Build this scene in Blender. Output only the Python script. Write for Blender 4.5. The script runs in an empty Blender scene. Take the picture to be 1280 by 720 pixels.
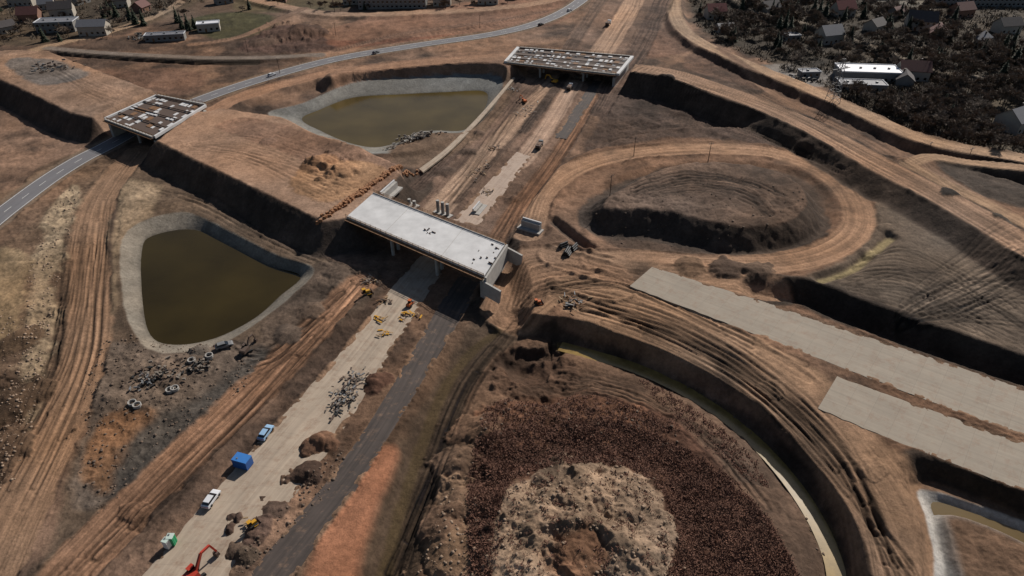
import bpy, bmesh, math, random, time
import numpy as np
from mathutils import Vector
T0=time.time()
random.seed(7); rng=np.random.default_rng(11)
# ------------------------------------------------------------------ survey of the aerial photo -> site metres
H=120.0; F=853.33; PIT=math.radians(36); SP,CP=math.sin(PIT),math.cos(PIT)
def G(u,v,h=0.0):
    t=(v-360)/F; s=(u-640)/F
    d=(H-h)/(SP+t*CP)
    return (s*d, d*(CP-t*SP))
def lin(c):
    return np.array([((x/255)/12.92 if x/255<=0.04045 else ((x/255+0.055)/1.055)**2.4) for x in c],dtype=np.float32)
# ------------------------------------------------------------------ ground grid (denser where the site is)
vs=np.arange(790,-70,-1.0); t=(vs-360)/F; dd=H/(SP+t*CP); ymid=dd*(CP-t*SP)
Ys=np.concatenate([np.linspace(-60,ymid[0]-1.5,40),ymid,ymid[-1]*1.07**np.arange(1,38)]).astype(np.float32)
sm=(np.arange(-240,1521,1.2)-640)/F
ext=sm[-1]*1.25**np.arange(1,9)
Ss=np.concatenate([-ext[::-1],sm,ext]).astype(np.float32)
dep=(CP*Ys+SP*H).astype(np.float32)
X=Ss[None,:]*dep[:,None]; Y=np.repeat(Ys[:,None],len(Ss),1)
NR,NC=X.shape
_tab=[rng.random((256,256)).astype(np.float32) for _ in range(6)]
def N(x,y,seed=0):
    T=_tab[seed%6]; x=x+seed*17.3; y=y+seed*9.1
    xi=np.floor(x); yi=np.floor(y); fx=x-xi; fy=y-yi
    fx=fx*fx*(3-2*fx); fy=fy*fy*(3-2*fy)
    xi=xi.astype(np.int32); yi=yi.astype(np.int32)
    a=T[yi&255,xi&255]; b=T[yi&255,(xi+1)&255]; c=T[(yi+1)&255,xi&255]; d=T[(yi+1)&255,(xi+1)&255]
    return (a+(b-a)*fx)*(1-fy)+(c+(d-c)*fx)*fy
def fbm(x,y,sc,oc=4,seed=0):
    x=x/sc; y=y/sc; r=0; a=.5; tot=0
    for i in range(oc):
        r=r+a*N(x,y,seed+i); tot+=a; a*=.5
        x,y=(x*1.62-y*1.18),(x*1.18+y*1.62)
    return r/tot
n_big=fbm(X,Y,70,4,0)*2-1
n_med=fbm(X,Y,14,4,1)*2-1
n_sml=fbm(X,Y,3.2,4,2)*2-1
n_tny=fbm(X,Y,1.1,3,5)*2-1
rdg=1-np.abs(fbm(X,Y,7,5,3)*2-1)*2.4
rdg2=1-np.abs(fbm(X,Y,1.9,3,4)*2-1)*2
NV=(n_med*0.8+n_sml*0.9+n_big*0.5)
Z=(n_big*1.2).astype(np.float32)
R=np.full_like(X,0.6)
base=lin((124,98,80)); drk=lin((78,63,53))
m=np.clip(0.5+n_med*1.6+n_big*.8,0,1)[...,None]
C=(base*(1-m)+drk*m)*(1+0.3*n_sml[...,None])
C=C.astype(np.float32)
def sst(a,b,x):
    t=np.clip((x-a)/(b-a),0,1); return t*t*(3-2*t)
def spline(P,closed=False,n=6):
    P=np.array(P,dtype=float); out=[]
    k=len(P)
    rngi=range(k if closed else k-1)
    for i in rngi:
        if closed: p0,p1,p2,p3=P[(i-1)%k],P[i],P[(i+1)%k],P[(i+2)%k]
        else: p0,p1,p2,p3=P[max(i-1,0)],P[i],P[i+1],P[min(i+2,k-1)]
        for j in range(n):
            t=j/n
            out.append(.5*((2*p1)+(-p0+p2)*t+(2*p0-5*p1+4*p2-p3)*t*t+(-p0+3*p1-3*p2+p3)*t**3))
    if not closed: out.append(P[-1])
    return np.array(out)
def W(px,h=0.0):
    return np.array([[*G(p[0],p[1],p[2] if len(p)>2 else h),(p[2] if len(p)>2 else h)] for p in px])
def rows(ya,yb): return max(0,int(np.searchsorted(Ys,ya))-1),min(NR,int(np.searchsorted(Ys,yb))+1)
def cols(xa,xb,r0,r1):
    da,db=float(dep[r0]),float(dep[r1-1])
    return max(0,int(np.searchsorted(Ss,min(xa/da,xa/db)))-1),min(NC,int(np.searchsorted(Ss,max(xb/da,xb/db)))+1)
def ldist(P,maxd,closed=False):
    r0,r1=rows(P[:,1].min()-maxd,P[:,1].max()+maxd)
    if r1-r0<2: return None
    c0,c1=cols(P[:,0].min()-maxd,P[:,0].max()+maxd,r0,r1)
    if c1-c0<2: return None
    sh=(r1-r0,c1-c0)
    D=np.full(sh,float(maxd),np.float32); S=np.zeros(sh,np.float32); Hh=np.zeros(sh,np.float32); SG=np.ones(sh,np.float32)
    acc=0; k=len(P)
    for i in range(k if closed else k-1):
        a=P[i]; b=P[(i+1)%k]; L=math.hypot(b[0]-a[0],b[1]-a[1])
        if L<1e-6: continue
        q0,q1=rows(min(a[1],b[1])-maxd,max(a[1],b[1])+maxd); q0=max(q0,r0); q1=min(q1,r1)
        if q1-q0<1: acc+=L; continue
        e0,e1=cols(min(a[0],b[0])-maxd,max(a[0],b[0])+maxd,q0,q1); e0=max(e0,c0); e1=min(e1,c1)
        if e1-e0<1: acc+=L; continue
        x=X[q0:q1,e0:e1]-a[0]; y=Y[q0:q1,e0:e1]-a[1]
        ux,uy=(b[0]-a[0])/L,(b[1]-a[1])/L
        tt=np.clip(x*ux+y*uy,0,L); cr=ux*y-uy*x
        dx=x-tt*ux; dy=y-tt*uy; d=np.sqrt(dx*dx+dy*dy)
        sub=(slice(q0-r0,q1-r0),slice(e0-c0,e1-c0))
        mk=d<D[sub]
        D[sub]=np.where(mk,d,D[sub]); S[sub]=np.where(mk,acc+tt,S[sub])
        Hh[sub]=np.where(mk,a[2]+(b[2]-a[2])*tt/L,Hh[sub]); SG[sub]=np.where(mk,np.sign(cr),SG[sub])
        acc+=L
    return (slice(r0,r1),slice(c0,c1)),D,D*SG,S,Hh
def pdist(P,maxd):
    o=ldist(P,maxd,True)
    sl,D=o[0],o[1]
    r0,c0=sl[0].start,sl[1].start
    ins=np.zeros(D.shape,bool)
    k=len(P)
    for i in range(k):
        a=P[i]; b=P[(i+1)%k]
        if a[1]==b[1]: continue
        lo,hi=(a,b) if a[1]<b[1] else (b,a)
        q0=int(np.searchsorted(Ys,lo[1],side='left')); q1=int(np.searchsorted(Ys,hi[1],side='left'))
        q0=max(q0,r0); q1=min(q1,sl[0].stop)
        if q1<=q0: continue
        xc=lo[0]+(Ys[q0:q1]-lo[1])*(hi[0]-lo[0])/(hi[1]-lo[1])
        ins[q0-r0:q1-r0]^=(X[q0:q1,sl[1]]>xc[:,None])
    return sl,np.where(ins,D,-D)
def paint(sl,m,c,var=.16):
    c=lin(c)
    col=c[None,None,:]*(1+var*1.6*NV[sl][...,None])
    C[sl]=C[sl]*(1-m[...,None])+np.maximum(col,0.005)*m[...,None]
def setR(sl,m,r): R[sl]=R[sl]*(1-m)+r*m
def poly(px,h=None,c=None,w=6,soft=1.5,var=.16,r=None,sm=True,nz=1.2,ph=None,sc=None):
    P=W(px,(h if h is not None else (ph or 0)))
    if sm: P=spline(P,True,5)
    sl,sd=pdist(P,w+6)
    sdn=sd+nz*(n_med[sl]*2+n_sml[sl]*1.0)
    if h is not None:
        sq=sd+nz*(.9*n_med[sl]+.5*n_sml[sl])
        t=.35*sst(-w,0,sq)+.65*np.clip((sq+w)/w,0,1)
        Z[sl]=Z[sl]*(1-t)+h*t
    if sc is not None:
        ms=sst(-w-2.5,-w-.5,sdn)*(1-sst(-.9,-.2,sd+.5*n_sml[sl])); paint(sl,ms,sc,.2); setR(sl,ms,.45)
    mm=sst(-soft,soft,sdn) if sc is None else sst(-.5,.5,sd+.5*n_sml[sl])
    if c is not None: paint(sl,mm,c,var)
    if r is not None: setR(sl,mm,r)
    return sl,sd
def road(px,hw,c=None,w=4,level=True,r=.05,soft=.8,streak=.3,h=0,nz=.5,var=.1,rut=.10,sc=None,berm=None):
    P=spline(W(px,h),False,6)
    o=ldist(P,hw+w+2)
    if o is None: return
    sl,D,SDn,S,Hh=o
    if level:
        t=1-np.clip((D-hw)/w,0,1); t=.6*t+.4*t*t*(3-2*t)
        Z[sl]=Z[sl]*(1-t)+Hh*t
    if sc is not None:
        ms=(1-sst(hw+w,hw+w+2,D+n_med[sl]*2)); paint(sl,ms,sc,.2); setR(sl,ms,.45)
    Dn=D+nz*(n_med[sl]+n_sml[sl])
    m=1-sst(hw-soft,hw+soft,Dn)
    if c is not None: paint(sl,m,c,var)
    setR(sl,m,r)
    if berm is None: berm=.45 if (hw>3 and c is not None) else 0
    if berm>0:
        bb=np.exp(-((D-hw-.7+.5*n_med[sl])/.75)**2)*np.clip(.5+n_med[sl]*1.8+n_sml[sl],0,1.4)
        Z[sl]+=berm*bb; C[sl]*=(1-.22*np.clip(bb,0,1))[...,None]
    if streak>0:
        wob=(N(S*.04,S*0+3.3,2)-.5)*2.5
        st=N((SDn+wob)*1.5,S*.022,3)*.55+N((SDn+wob*.6)*3.7,S*.05,4)*.45
        st=(st-.5)*2
        C[sl]*=(1+(m*streak*st*1.7)[...,None])
        Z[sl]+=m*rut*st*1.3
    return P
def tracks(A,B,n,h=0,dark=.22,depth=.12,gauge=1.0,wd=.32,seed=0):
    rr=np.random.default_rng(seed); A=np.array(A,float); B=np.array(B,float)
    for i in range(n):
        f0,f1=rr.random(2); f0=.7*f0+.3*f1
        f=np.linspace(f0,f1,len(A))[:,None]
        P=A*(1-f)+B*f+rr.normal(0,2.2,A.shape)
        a=rr.random()*.3
        P=spline(W(P.tolist(),h),False,6)
        k=len(P); P=P[int(a*k*.8):k-int(rr.random()*.3*k)]
        o=ldist(P,gauge+1.2)
        if o is None: continue
        sl,D,_,S,_=o
        m=np.exp(-((D-gauge)/wd)**2)*(.5+N(S*.12,S*0+i,1))
        sg=dark*(1 if rr.random()<.68 else -.8)*(.6+.7*rr.random())
        C[sl]*=(1-np.clip(sg*m,-.6,.8))[...,None]
        Z[sl]-=depth*m
def heap(u,v,rad,hh,c=None,h0=0,r=.6,irr=1.0):
    x,y=G(u,v,h0); P=np.array([[x-.5,y,0],[x+.5,y,0]])
    o=ldist(P,rad*1.7)
    if o is None: return
    sl,D=o[0],o[1]
    q=D/rad*(1+irr*(.5*n_sml[sl]+.6*n_med[sl]))
    m=np.clip(1-q,0,1); Z[sl]+=hh*m*(2-m)*.75*(1+.3*n_sml[sl]*irr)
    mm=sst(0,.18,m)
    if c is not None: paint(sl,mm,c)
    setR(sl,mm,r)
# ================================================================== LAND
poly([(-240,-60),(1500,-60),(1500,22),(900,10),(600,16),(300,18),(0,52),(-240,70)],c=(98,80,66),r=.3,soft=4)
poly([(-240,60),(0,58),(95,52),(215,18),(300,-50),(-240,-50)],c=(78,66,53),r=.4,soft=4)
poly([(238,24),(300,14),(345,22),(330,44),(262,48)],c=(68,64,44),r=.5,soft=3)
poly([(330,-30),(470,-20),(440,8),(350,14),(290,8)],c=(90,79,60),r=.2,soft=3)
poly([(300,62),(350,32),(400,38),(430,58),(380,66)],c=(78,60,52),r=1.3,soft=3)
poly([(420,46),(560,26),(640,18),(650,30),(540,46),(430,60)],c=(112,78,62),r=.6,soft=2)
poly([(95,90),(240,88),(250,112),(200,118),(130,92)],c=(106,82,68),r=.6,soft=2)
poly([(862,-60),(862,0),(880,38),(960,78),(1060,120),(1150,160),(1235,184),(1520,235),(1520,-60)],c=(64,56,46),r=.35,soft=4,var=.3)
poly([(1100,-30),(1300,-30),(1300,8),(1100,4)],c=(112,106,96),r=.05)
poly([(940,84),(1000,82),(1052,92),(1040,106),(985,108)],c=(118,112,106),r=.05)
poly([(1210,120),(1290,110),(1300,180),(1235,172)],c=(84,74,60),r=.2)
poly([(870,60),(960,82),(1060,125),(1040,135),(950,105),(860,80)],ph=3,c=(92,72,60),r=.8)
poly([(560,8),(660,-10),(735,-10),(700,28),(610,38),(420,50),(430,30)],c=(122,93,76),r=.5)
poly([(780,-20),(850,-40),(845,20),(870,60),(800,75),(770,60)],c=(104,80,66),r=.8)
# left side
poly([(-240,240),(0,240),(60,200),(160,190),(130,260),(120,420),(90,520),(20,660),(-40,800),(-240,800)],c=(106,85,68),r=.9)
poly([(70,250),(100,235),(88,300),(68,380),(64,450),(50,520),(18,600),(0,600),(20,500),(34,420),(38,330)],c=(148,128,104),r=1.2,nz=2)
poly([(-60,330),(20,310),(40,350),(10,420),(-60,430)],c=(128,108,84),r=.8,nz=2)
poly([(-60,500),(20,470),(40,540),(10,620),(-60,650)],c=(84,66,52),r=1.4)
poly([(-60,250),(20,262),(60,232),(100,214),(60,260),(10,300),(-60,320)],c=(116,92,74),r=.7,nz=2)
# between left road and motorway
poly([(165,200),(215,205),(330,280),(420,330),(470,350),(330,480),(200,600),(90,720),(40,740),(110,520),(135,400),(130,280)],c=(92,76,62),r=.7)
poly([(135,250),(160,225),(200,235),(190,270),(160,290),(145,330),(140,420),(125,400)],c=(134,114,92),r=.8)
poly([(120,430),(300,430),(330,470),(210,560),(120,640),(90,620),(110,520)],c=(92,80,70),r=1.0)
poly([(130,520),(190,525),(175,590),(130,620),(105,590)],c=(104,78,58),r=.9)
poly([(160,560),(240,500),(300,455),(340,430),(360,440),(290,510),(200,600),(140,640)],c=(72,66,60),r=.8,soft=2)
poly([(330,400),(400,330),(450,340),(480,360),(440,390),(360,460)],c=(84,70,59),r=.9)
# right plateau (about 4 m above the motorway)
plat=[(622,372),(648,330),(655,290),(690,225),(735,190),(850,160),(1000,165),(1100,190),(1300,240),(1560,380),(1560,800),(1092,800),(1086,720),(1052,622),(990,547),(900,480),(800,430),(705,398),(660,392)]
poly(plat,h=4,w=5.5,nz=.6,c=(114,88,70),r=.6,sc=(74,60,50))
poly([(760,110),(800,105),(900,140),(1000,175),(1110,225),(1060,230),(1000,190),(860,172),(735,185),(745,150)],ph=4,c=(78,63,54),r=1.0)
poly([(1085,265),(1130,250),(1300,345),(1400,430),(1300,478),(1180,430),(1040,385),(960,362),(1010,345),(1070,310)],h=4.8,w=5,c=(100,86,73),r=.3)
poly([(1170,203),(1230,200),(1300,210),(1320,262),(1260,255),(1200,232)],ph=4,c=(68,58,50),r=.6)
# motorway corridor beyond the crossing
poly([(500,258),(612,312),(668,250),(715,190),(760,110),(860,0),(900,-50),(770,-60),(735,10),(680,88),(600,150),(540,215)],h=0,w=5,c=(116,93,78),r=.5)
poly([(240,760),(480,760),(640,400),(590,300),(480,300)],h=0,w=6,nz=.5)
poly([(470,760),(520,640),(560,520),(600,440),(640,395),(590,375),(540,430),(470,560),(400,760)],ph=0,c=(108,86,68),r=.7)
poly([(540,395),(600,375),(650,392),(620,430),(560,440)],ph=0,c=(74,61,51),r=.8)
# crossing-road embankment west of bridge
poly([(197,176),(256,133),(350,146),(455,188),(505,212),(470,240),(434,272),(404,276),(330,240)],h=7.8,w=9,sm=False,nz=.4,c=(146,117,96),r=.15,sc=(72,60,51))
poly([(330,150),(455,188),(500,212),(455,240),(350,190),(270,160)],ph=7.5,c=(126,98,80),r=.5,soft=1)
poly([(385,205),(440,200),(480,215),(440,245),(400,255),(360,235)],ph=7.5,c=(146,112,84),r=.7,soft=1)
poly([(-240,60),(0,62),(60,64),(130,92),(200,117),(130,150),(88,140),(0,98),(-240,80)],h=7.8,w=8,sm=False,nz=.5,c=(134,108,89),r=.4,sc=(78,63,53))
poly([(15,75),(70,76),(110,95),(60,108),(20,95)],ph=7.5,c=(100,92,86),r=.5)
poly([(420,84),(520,72),(634,60),(646,60),(632,90),(560,86),(430,98)],h=6.2,w=7,c=(134,104,84),r=.15)
# loop interior
poly([(748,250),(800,222),(880,210),(980,215),(1030,245),(1022,290),(960,318),(860,322),(780,312),(745,290)],h=2.8,w=4,c=(84,68,57),r=.6)
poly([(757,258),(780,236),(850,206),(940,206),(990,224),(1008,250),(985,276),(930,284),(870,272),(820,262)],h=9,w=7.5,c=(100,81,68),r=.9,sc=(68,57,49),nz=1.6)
# south-east hollow and mound inside the lower loop
poly([(500,800),(520,660),(560,530),(620,440),(690,420),(800,455),(900,515),(980,590),(1025,650),(1050,720),(1060,800)],h=-1.0,w=3,c=(98,77,62),r=.7)
poly([(560,800),(570,640),(600,560),(650,500),(740,490),(850,530),(940,620),(985,700),(990,800)],h=2.2,w=9,c=(80,57,45),r=1.0,nz=2)
poly([(610,470),(650,430),(700,438),(725,470),(690,505),(640,500)],h=-1,w=4,c=(78,60,48),r=1.5)
poly([(600,510),(700,490),(790,510),(800,540),(720,560),(610,560)],ph=2,c=(106,77,60),r=1.2,nz=2.5)
poly([(625,800),(622,690),(640,620),(690,594),(760,594),(815,625),(835,690),(820,800)],h=4,w=7,c=(150,129,110),r=1.1,nz=2.2,var=.26)
for (u,v,r_,h_) in [(660,640,8,2),(715,612,8,2.2),(775,622,9,2),(700,665,9,3),(795,668,8,2.4),(650,700,8,2.4),(745,690,9,2.6),(690,735,9,3),(800,715,7,2.5),(735,645,6,2)]:
    heap(u,v,r_,h_,(152,131,112),4,1.15,.8)
poly([(690,690),(730,665),(755,690),(745,740),(700,740)],ph=6,c=(128,98,78),r=.8,nz=2)
poly([(535,800),(540,650),(565,560),(600,590),(598,690),(600,800)],ph=1,c=(128,106,88),r=1.6,nz=2)
poly([(1152,606),(1290,652),(1420,712),(1420,830),(1190,830),(1168,680)],h=0,w=5,c=(112,90,74),r=.3,sc=(64,54,46))
# ------------------------------------------------------------------ ditches
road([(700,434,-1.8),(790,460,-1.8),(870,498,-1.8),(940,550,-1.8),(1000,620,-1.8),(1040,698,-1.8),(1050,780,-1.8)],1.4,c=(104,86,54),w=3.2,streak=0,r=.05)
road([(465,790,-2.4),(490,680,-2.4),(510,610,-2.4),(550,500,-2.4),(590,440,-1.8),(640,405,-.5)],1.3,c=(78,65,47),w=4.2,streak=0,r=.2,sc=(80,66,54))
road([(948,372,1),(1000,384,-.8),(1060,408,-.8),(1180,452,-.8),(1300,496,-.8),(1500,570,-.8)],1.6,c=(62,52,44),w=5.2,streak=.1,r=.3,sc=(62,52,44))
road([(690,280,2),(740,318,2),(800,345,2.5),(860,352,3)],.8,c=(88,72,60),w=2,streak=0)
road([(1095,200,2.6),(1180,262,2.6),(1300,345,2.6)],2.0,c=(60,52,45),w=5,streak=.1,r=.4)
road([(1025,352,3.4),(1062,340,3.4),(1090,318,3.4),(1112,300,3.4)],1.1,c=(142,127,94),w=2,streak=0)
road([(80,70,-2),(160,76,-2),(240,80,-2),(320,80,-1)],3,c=(58,50,42),w=5,streak=.1,berm=0)
road([(150,215,-.5),(140,290,-.5),(136,360,-.5),(125,440,-.3)],1,c=(76,62,52),w=2,streak=.1)
# ------------------------------------------------------------------ earth roads
road([(172,190),(128,245),(112,300),(113,360),(110,420),(96,480),(66,550),(28,630),(-10,710),(-40,780)],5.6,c=(134,106,84),w=3,streak=.2,nz=.9)
road([(60,745,.5),(150,650,.5),(250,552,.5),(320,485,.5),(380,425,.5),(420,385,.5),(450,355,0)],5.2,c=(132,100,78),w=3,streak=.38,r=.2,nz=1.4)
road([(660,292,2),(675,248,3.5),(708,216,4),(760,197,4),(830,188,4),(900,186,4),(970,192,4),(1030,214,4),(1068,250,4),(1072,285,4),(1030,316,4),(960,330,4),(880,331,4),(810,325,4),(750,325,4)],5.2,c=(146,116,93),w=3,streak=.28,nz=.7)
road([(650,380,4),(700,352,4),(790,378,4),(880,420,4),(960,470,4),(1040,540,4),(1095,610,4),(1128,680,4),(1145,760,4)],8.5,c=(138,110,88),w=3,level=False,streak=.35,nz=1,r=.12)
road([(700,320,4),(780,340,4),(900,352,4),(970,360,4)],6,c=(136,109,88),w=3,level=False,streak=.3,nz=1)
road([(640,372,4),(660,330,4),(700,335,4),(760,352,4)],9,c=(132,104,83),w=3,level=False,streak=.3,nz=1.5)
poly([(700,352),(800,366),(1045,474),(1020,512),(1150,585),(1180,700),(1100,700),(1040,620),(980,530),(880,465),(720,400)],ph=4,c=(136,109,87),r=.15)
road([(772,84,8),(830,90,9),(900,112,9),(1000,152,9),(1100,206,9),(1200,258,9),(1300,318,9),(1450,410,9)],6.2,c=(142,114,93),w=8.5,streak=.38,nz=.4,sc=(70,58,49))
road([(848,-40,3),(843,10,3),(862,44,3),(930,78,4),(1000,106,4),(1080,142,4),(1150,172,4),(1220,188,4),(1330,205,4)],4.5,c=(156,129,105),w=4,streak=.2)
road([(900,60,4),(980,112,5),(1080,160,5),(1150,200,5),(1230,250,5),(1320,300,5)],2.5,c=(118,94,77),w=4,streak=.3,level=False,berm=.3)
road([(1135,205,5),(1165,196,5),(1220,204,5),(1330,214,5)],3,c=(150,123,99),w=3,streak=.2)
road([(1135,205,5),(1180,228,5),(1240,258,5),(1320,300,5)],3,c=(150,123,99),w=3,streak=.2)
road([(262,142,3),(300,122,2),(360,104,2),(420,90,3),(520,79,5.5),(636,70,6.2)],5,c=(144,111,88),w=5,streak=.2)
road([(-120,92,1),(0,76,1),(60,58,1),(130,42,1),(190,22,1),(230,0,1),(260,-30,1)],4,c=(140,118,97),w=4,streak=.2)
road([(60,60,1),(130,66,1),(250,72,1),(330,72,1),(400,68,1)],3,c=(114,103,94),w=3,streak=.1)
road([(280,-10,1),(400,16,1),(520,16,1),(660,6,1),(740,-14,1)],5,c=(148,120,99),w=4,streak=.2)
road([(240,56,1),(300,46,1),(350,24,1),(380,10,1)],3,c=(120,95,78),w=3,streak=.2)
road([(420,60,1),(500,40,1),(600,26,1),(680,12,1)],3,c=(108,84,70),w=3,streak=.4,level=False)
road([(880,-30,3),(940,12,3),(1010,30,3),(1100,60,3),(1180,90,3),(1300,100,3)],2.2,c=(108,98,86),w=3,streak=.1)
# motorway: earth between the paved strips
road([(548,262),(600,205),(650,150),(700,98)],5.5,c=(154,127,106),w=3,streak=.25,r=.08)
road([(520,235),(570,185),(620,130),(650,100)],3.2,c=(82,66,56),w=3,streak=.4,r=.9,berm=.8)
road([(572,252),(622,196),(668,146),(708,98)],1.6,c=(92,74,62),w=1,streak=.4,r=.5,level=False)
road([(650,205),(684,160),(718,104)],4.2,c=(158,132,113),w=3,streak=.3,r=.1)
road([(654,165),(690,118),(706,95)],2.6,c=(70,57,49),w=2,streak=.4,r=1.1,level=False)
road([(668,245),(712,180),(738,130),(765,95)],2.2,c=(84,68,58),w=2,streak=.4,r=.6,level=False)
road([(745,140),(772,96),(800,60),(842,-30)],6,c=(84,67,57),w=3,streak=.5,r=.8,berm=.8)
road([(735,90),(756,60),(782,20),(810,-30)],7,c=(154,125,103),w=3,streak=.4,r=.1)
road([(700,75),(725,40),(752,0),(770,-30)],4,c=(92,75,64),w=3,streak=.3,r=.6)
road([(612,312,0),(650,255,0),(700,190,0),(740,120,0)],3.2,c=(118,88,68),w=3,streak=.45,r=.4,berm=.6)
poly([(330,760),(395,640),(440,560),(500,470),(560,395),(590,395),(560,450),(500,550),(455,640),(420,760)],ph=0,c=(96,76,61),r=.6)
poly([(378,770),(392,690),(420,632),(452,575),(480,556),(496,566),(476,620),(452,690),(436,770)],h=.5,w=2,c=(150,104,79),r=.08,var=.06,nz=.4)
def bed(L,Rr,h,spill=.42):
    sl,sd=poly(L+Rr[::-1],h=h,w=2.5,sm=False,nz=0,soft=.6,c=(118,95,77),r=0)
    mm=np.exp(-((sd-.1)/1.0)**2)*np.clip(.15+n_sml[sl]*1.6+n_tny[sl]*.9+n_med[sl],0,1.2); Z[sl]+=spill*mm
mwL=[(150,770),(186,712),(330,545),(420,448),(497,352),(530,316)]; mwR=[(262,770),(296,712),(408,568),(470,472),(532,372),(560,332)]
asL=[(278,770),(318,712),(420,588),(480,500),(548,384),(574,345)]; asR=[(340,770),(374,712),(440,620),(502,520),(580,392),(604,352)]
cAL=[(787,358),(960,424),(1120,486),(1290,550),(1500,630)]; cAR=[(815,334),(980,386),(1130,436),(1290,490),(1500,560)]
cBL=[(1022,511),(1100,544),(1290,619),(1500,705)]; cBR=[(1046,471),(1120,498),(1290,557),(1500,632)]
nsL=[(566,276),(612,226),(646,190)]; nsR=[(598,284),(634,236),(664,196)]
naL=[(692,172),(716,138),(742,100)]; naR=[(708,174),(731,140),(755,102)]
bed(mwL,mwR,0); bed(asL,asR,0); bed(cAL,cAR,4,.3); bed(cBL,cBR,4,.3); bed(nsL,nsR,0); bed(naL,naR,0)
aspx=[(-120,345),(-40,300),(10,262),(60,225),(100,200),(135,182),(190,152),(250,125),(330,98),(420,74),(520,57),(620,42),(680,26),(722,4),(745,-20),(770,-60)]
road(aspx,6.5,c=(114,96,80),w=5,streak=.1,r=.05)
# ------------------------------------------------------------------ ponds
def pond(rim,wat,zr,zw,cl):
    Pr=spline(W(rim,zr),True,5); Pw=spline(W(wat,zw),True,5)
    sl,sr=pdist(Pr,30)
    D2=np.full(X.shape,-60,np.float32); s2,sw=pdist(Pw,30); D2[s2]=sw; sw=D2[sl]
    t=sst(-3,0,sr); Z[sl]=Z[sl]*(1-t)+zr*t
    ring=(sr>0)&(sw<=0)
    q=sr/np.maximum(sr-sw,.01)
    Z[sl]=np.where(ring,zr+(zw-zr)*q,Z[sl]); Z[sl]=np.where(sw>0,zw-.45*sw,Z[sl])
    m=sst(-.4,.4,sr+.4*n_sml[sl]); paint(sl,m,cl,.12); setR(sl,sst(-3,0,sr),.03)
    wet=m*np.exp(-np.clip(-sw,0,9)/.9); C[sl]*=(1-.45*wet)[...,None]
    return Pw
pw1=pond([(335,141),(380,128),(443,103),(520,96),(600,93),(628,99),(620,130),(596,160),(556,174),(520,188),(462,192),(410,186),(366,162)],
     [(377,149),(400,137),(441,122),(500,118),(560,115),(604,114),(609,128),(596,150),(578,163),(545,163),(522,165),(502,176),(470,184),(435,178),(402,164)],1,-2.5,(118,115,109))
poly([(498,176),(545,162),(582,164),(622,130),(632,100),(640,120),(600,172),(530,208),(490,200)],ph=0,c=(104,84,68),r=.6,nz=.6)
pw2=pond([(150,318),(158,290),(190,272),(236,266),(290,290),(345,318),(392,336),(366,368),(326,400),(280,428),(222,441),(182,434),(160,400),(152,360)],
     [(177,315),(190,295),(243,287),(290,309),(338,332),(376,345),(350,370),(318,398),(268,423),(218,431),(188,419),(178,375)],.3,-2.5,(124,115,103))
pw3=pond([(1150,612),(1225,632),(1300,660),(1420,712),(1420,830),(1186,830),(1168,700),(1158,650)],[(1165,626),(1225,643),(1300,673),(1400,720),(1400,820),(1204,820),(1182,710),(1172,660)],.5,-.6,(184,180,174))
poly([(1184,645),(1235,658),(1300,688),(1400,738),(1400,820),(1226,820),(1200,715),(1188,675)],h=1.0,w=2,c=(118,95,78),r=.6,nz=.3)
# ------------------------------------------------------------------ wheel tracks
tracks([(1280,270),(1220,300),(1150,350),(1110,400)],[(1290,440),(1240,420),(1190,410),(1130,400)],34,h=4.6,seed=1,dark=.38)
tracks([(1050,330),(1120,300),(1200,330),(1290,400)],[(1060,370),(1130,390),(1200,420),(1290,455)],22,h=4.6,seed=2,dark=.3)
tracks([(690,350),(820,380),(950,450),(1060,560),(1110,720)],[(700,390),(830,435),(940,500),(1040,600),(1150,720)],46,h=4,seed=3,dark=.33)
tracks([(640,370),(680,340),(780,345),(1000,445)],[(650,380),(700,370),(800,370),(1010,480)],18,h=4,seed=4,dark=.3)
tracks([(780,230),(850,210),(940,220),(990,250)],[(800,250),(870,240),(930,250),(960,270)],24,h=9.5,seed=5,dark=.4)
tracks([(80,700),(200,585),(330,460),(430,350)],[(130,720),(260,590),(370,470),(455,360)],22,h=.5,seed=6,dark=.3)
tracks([(120,250),(105,350),(100,450),(20,620)],[(140,255),(130,370),(115,460),(40,640)],10,h=0,seed=7,dark=.18)
tracks([(230,180),(300,160),(380,180),(460,210)],[(240,190),(310,215),(380,245),(430,260)],16,h=7.5,seed=8,dark=.22)
tracks([(620,300),(650,240),(700,170),(740,110)],[(640,310),(670,250),(720,180),(760,110)],10,h=0,seed=9,dark=.3)
tracks([(800,90),(950,120),(1100,190),(1290,300)],[(800,98),(950,140),(1080,205),(1290,325)],12,h=9,seed=10,dark=.28,depth=.05)
tracks([(470,720),(520,600),(570,480),(640,400)],[(500,720),(550,600),(600,480),(650,410)],16,h=0,seed=12,dark=.35)
tracks([(0,90),(60,75),(130,100),(190,118)],[(0,100),(60,95),(100,120),(150,138)],9,h=7.5,seed=13,dark=.25)
tracks([(640,500),(760,520),(860,560),(930,650)],[(700,450),(800,480),(900,550),(990,650)],18,h=0,seed=15,dark=.35)
tracks([(290,430),(330,440),(380,400),(440,350)],[(300,500),(350,460),(400,420),(450,370)],16,h=0,seed=16,dark=.35)
tracks([(760,115),(850,125),(950,165),(1060,225)],[(745,180),(850,165),(960,180),(1050,215)],16,h=4,seed=17,dark=.35,depth=.25)
tracks([(850,60),(950,105),(1060,150),(1200,240)],[(880,70),(960,120),(1080,180),(1220,270)],14,h=4,seed=18,dark=.3)
tracks([(520,255),(580,190),(630,130),(680,90)],[(570,270),(620,200),(660,140),(710,95)],14,h=0,seed=19,dark=.25)
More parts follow.
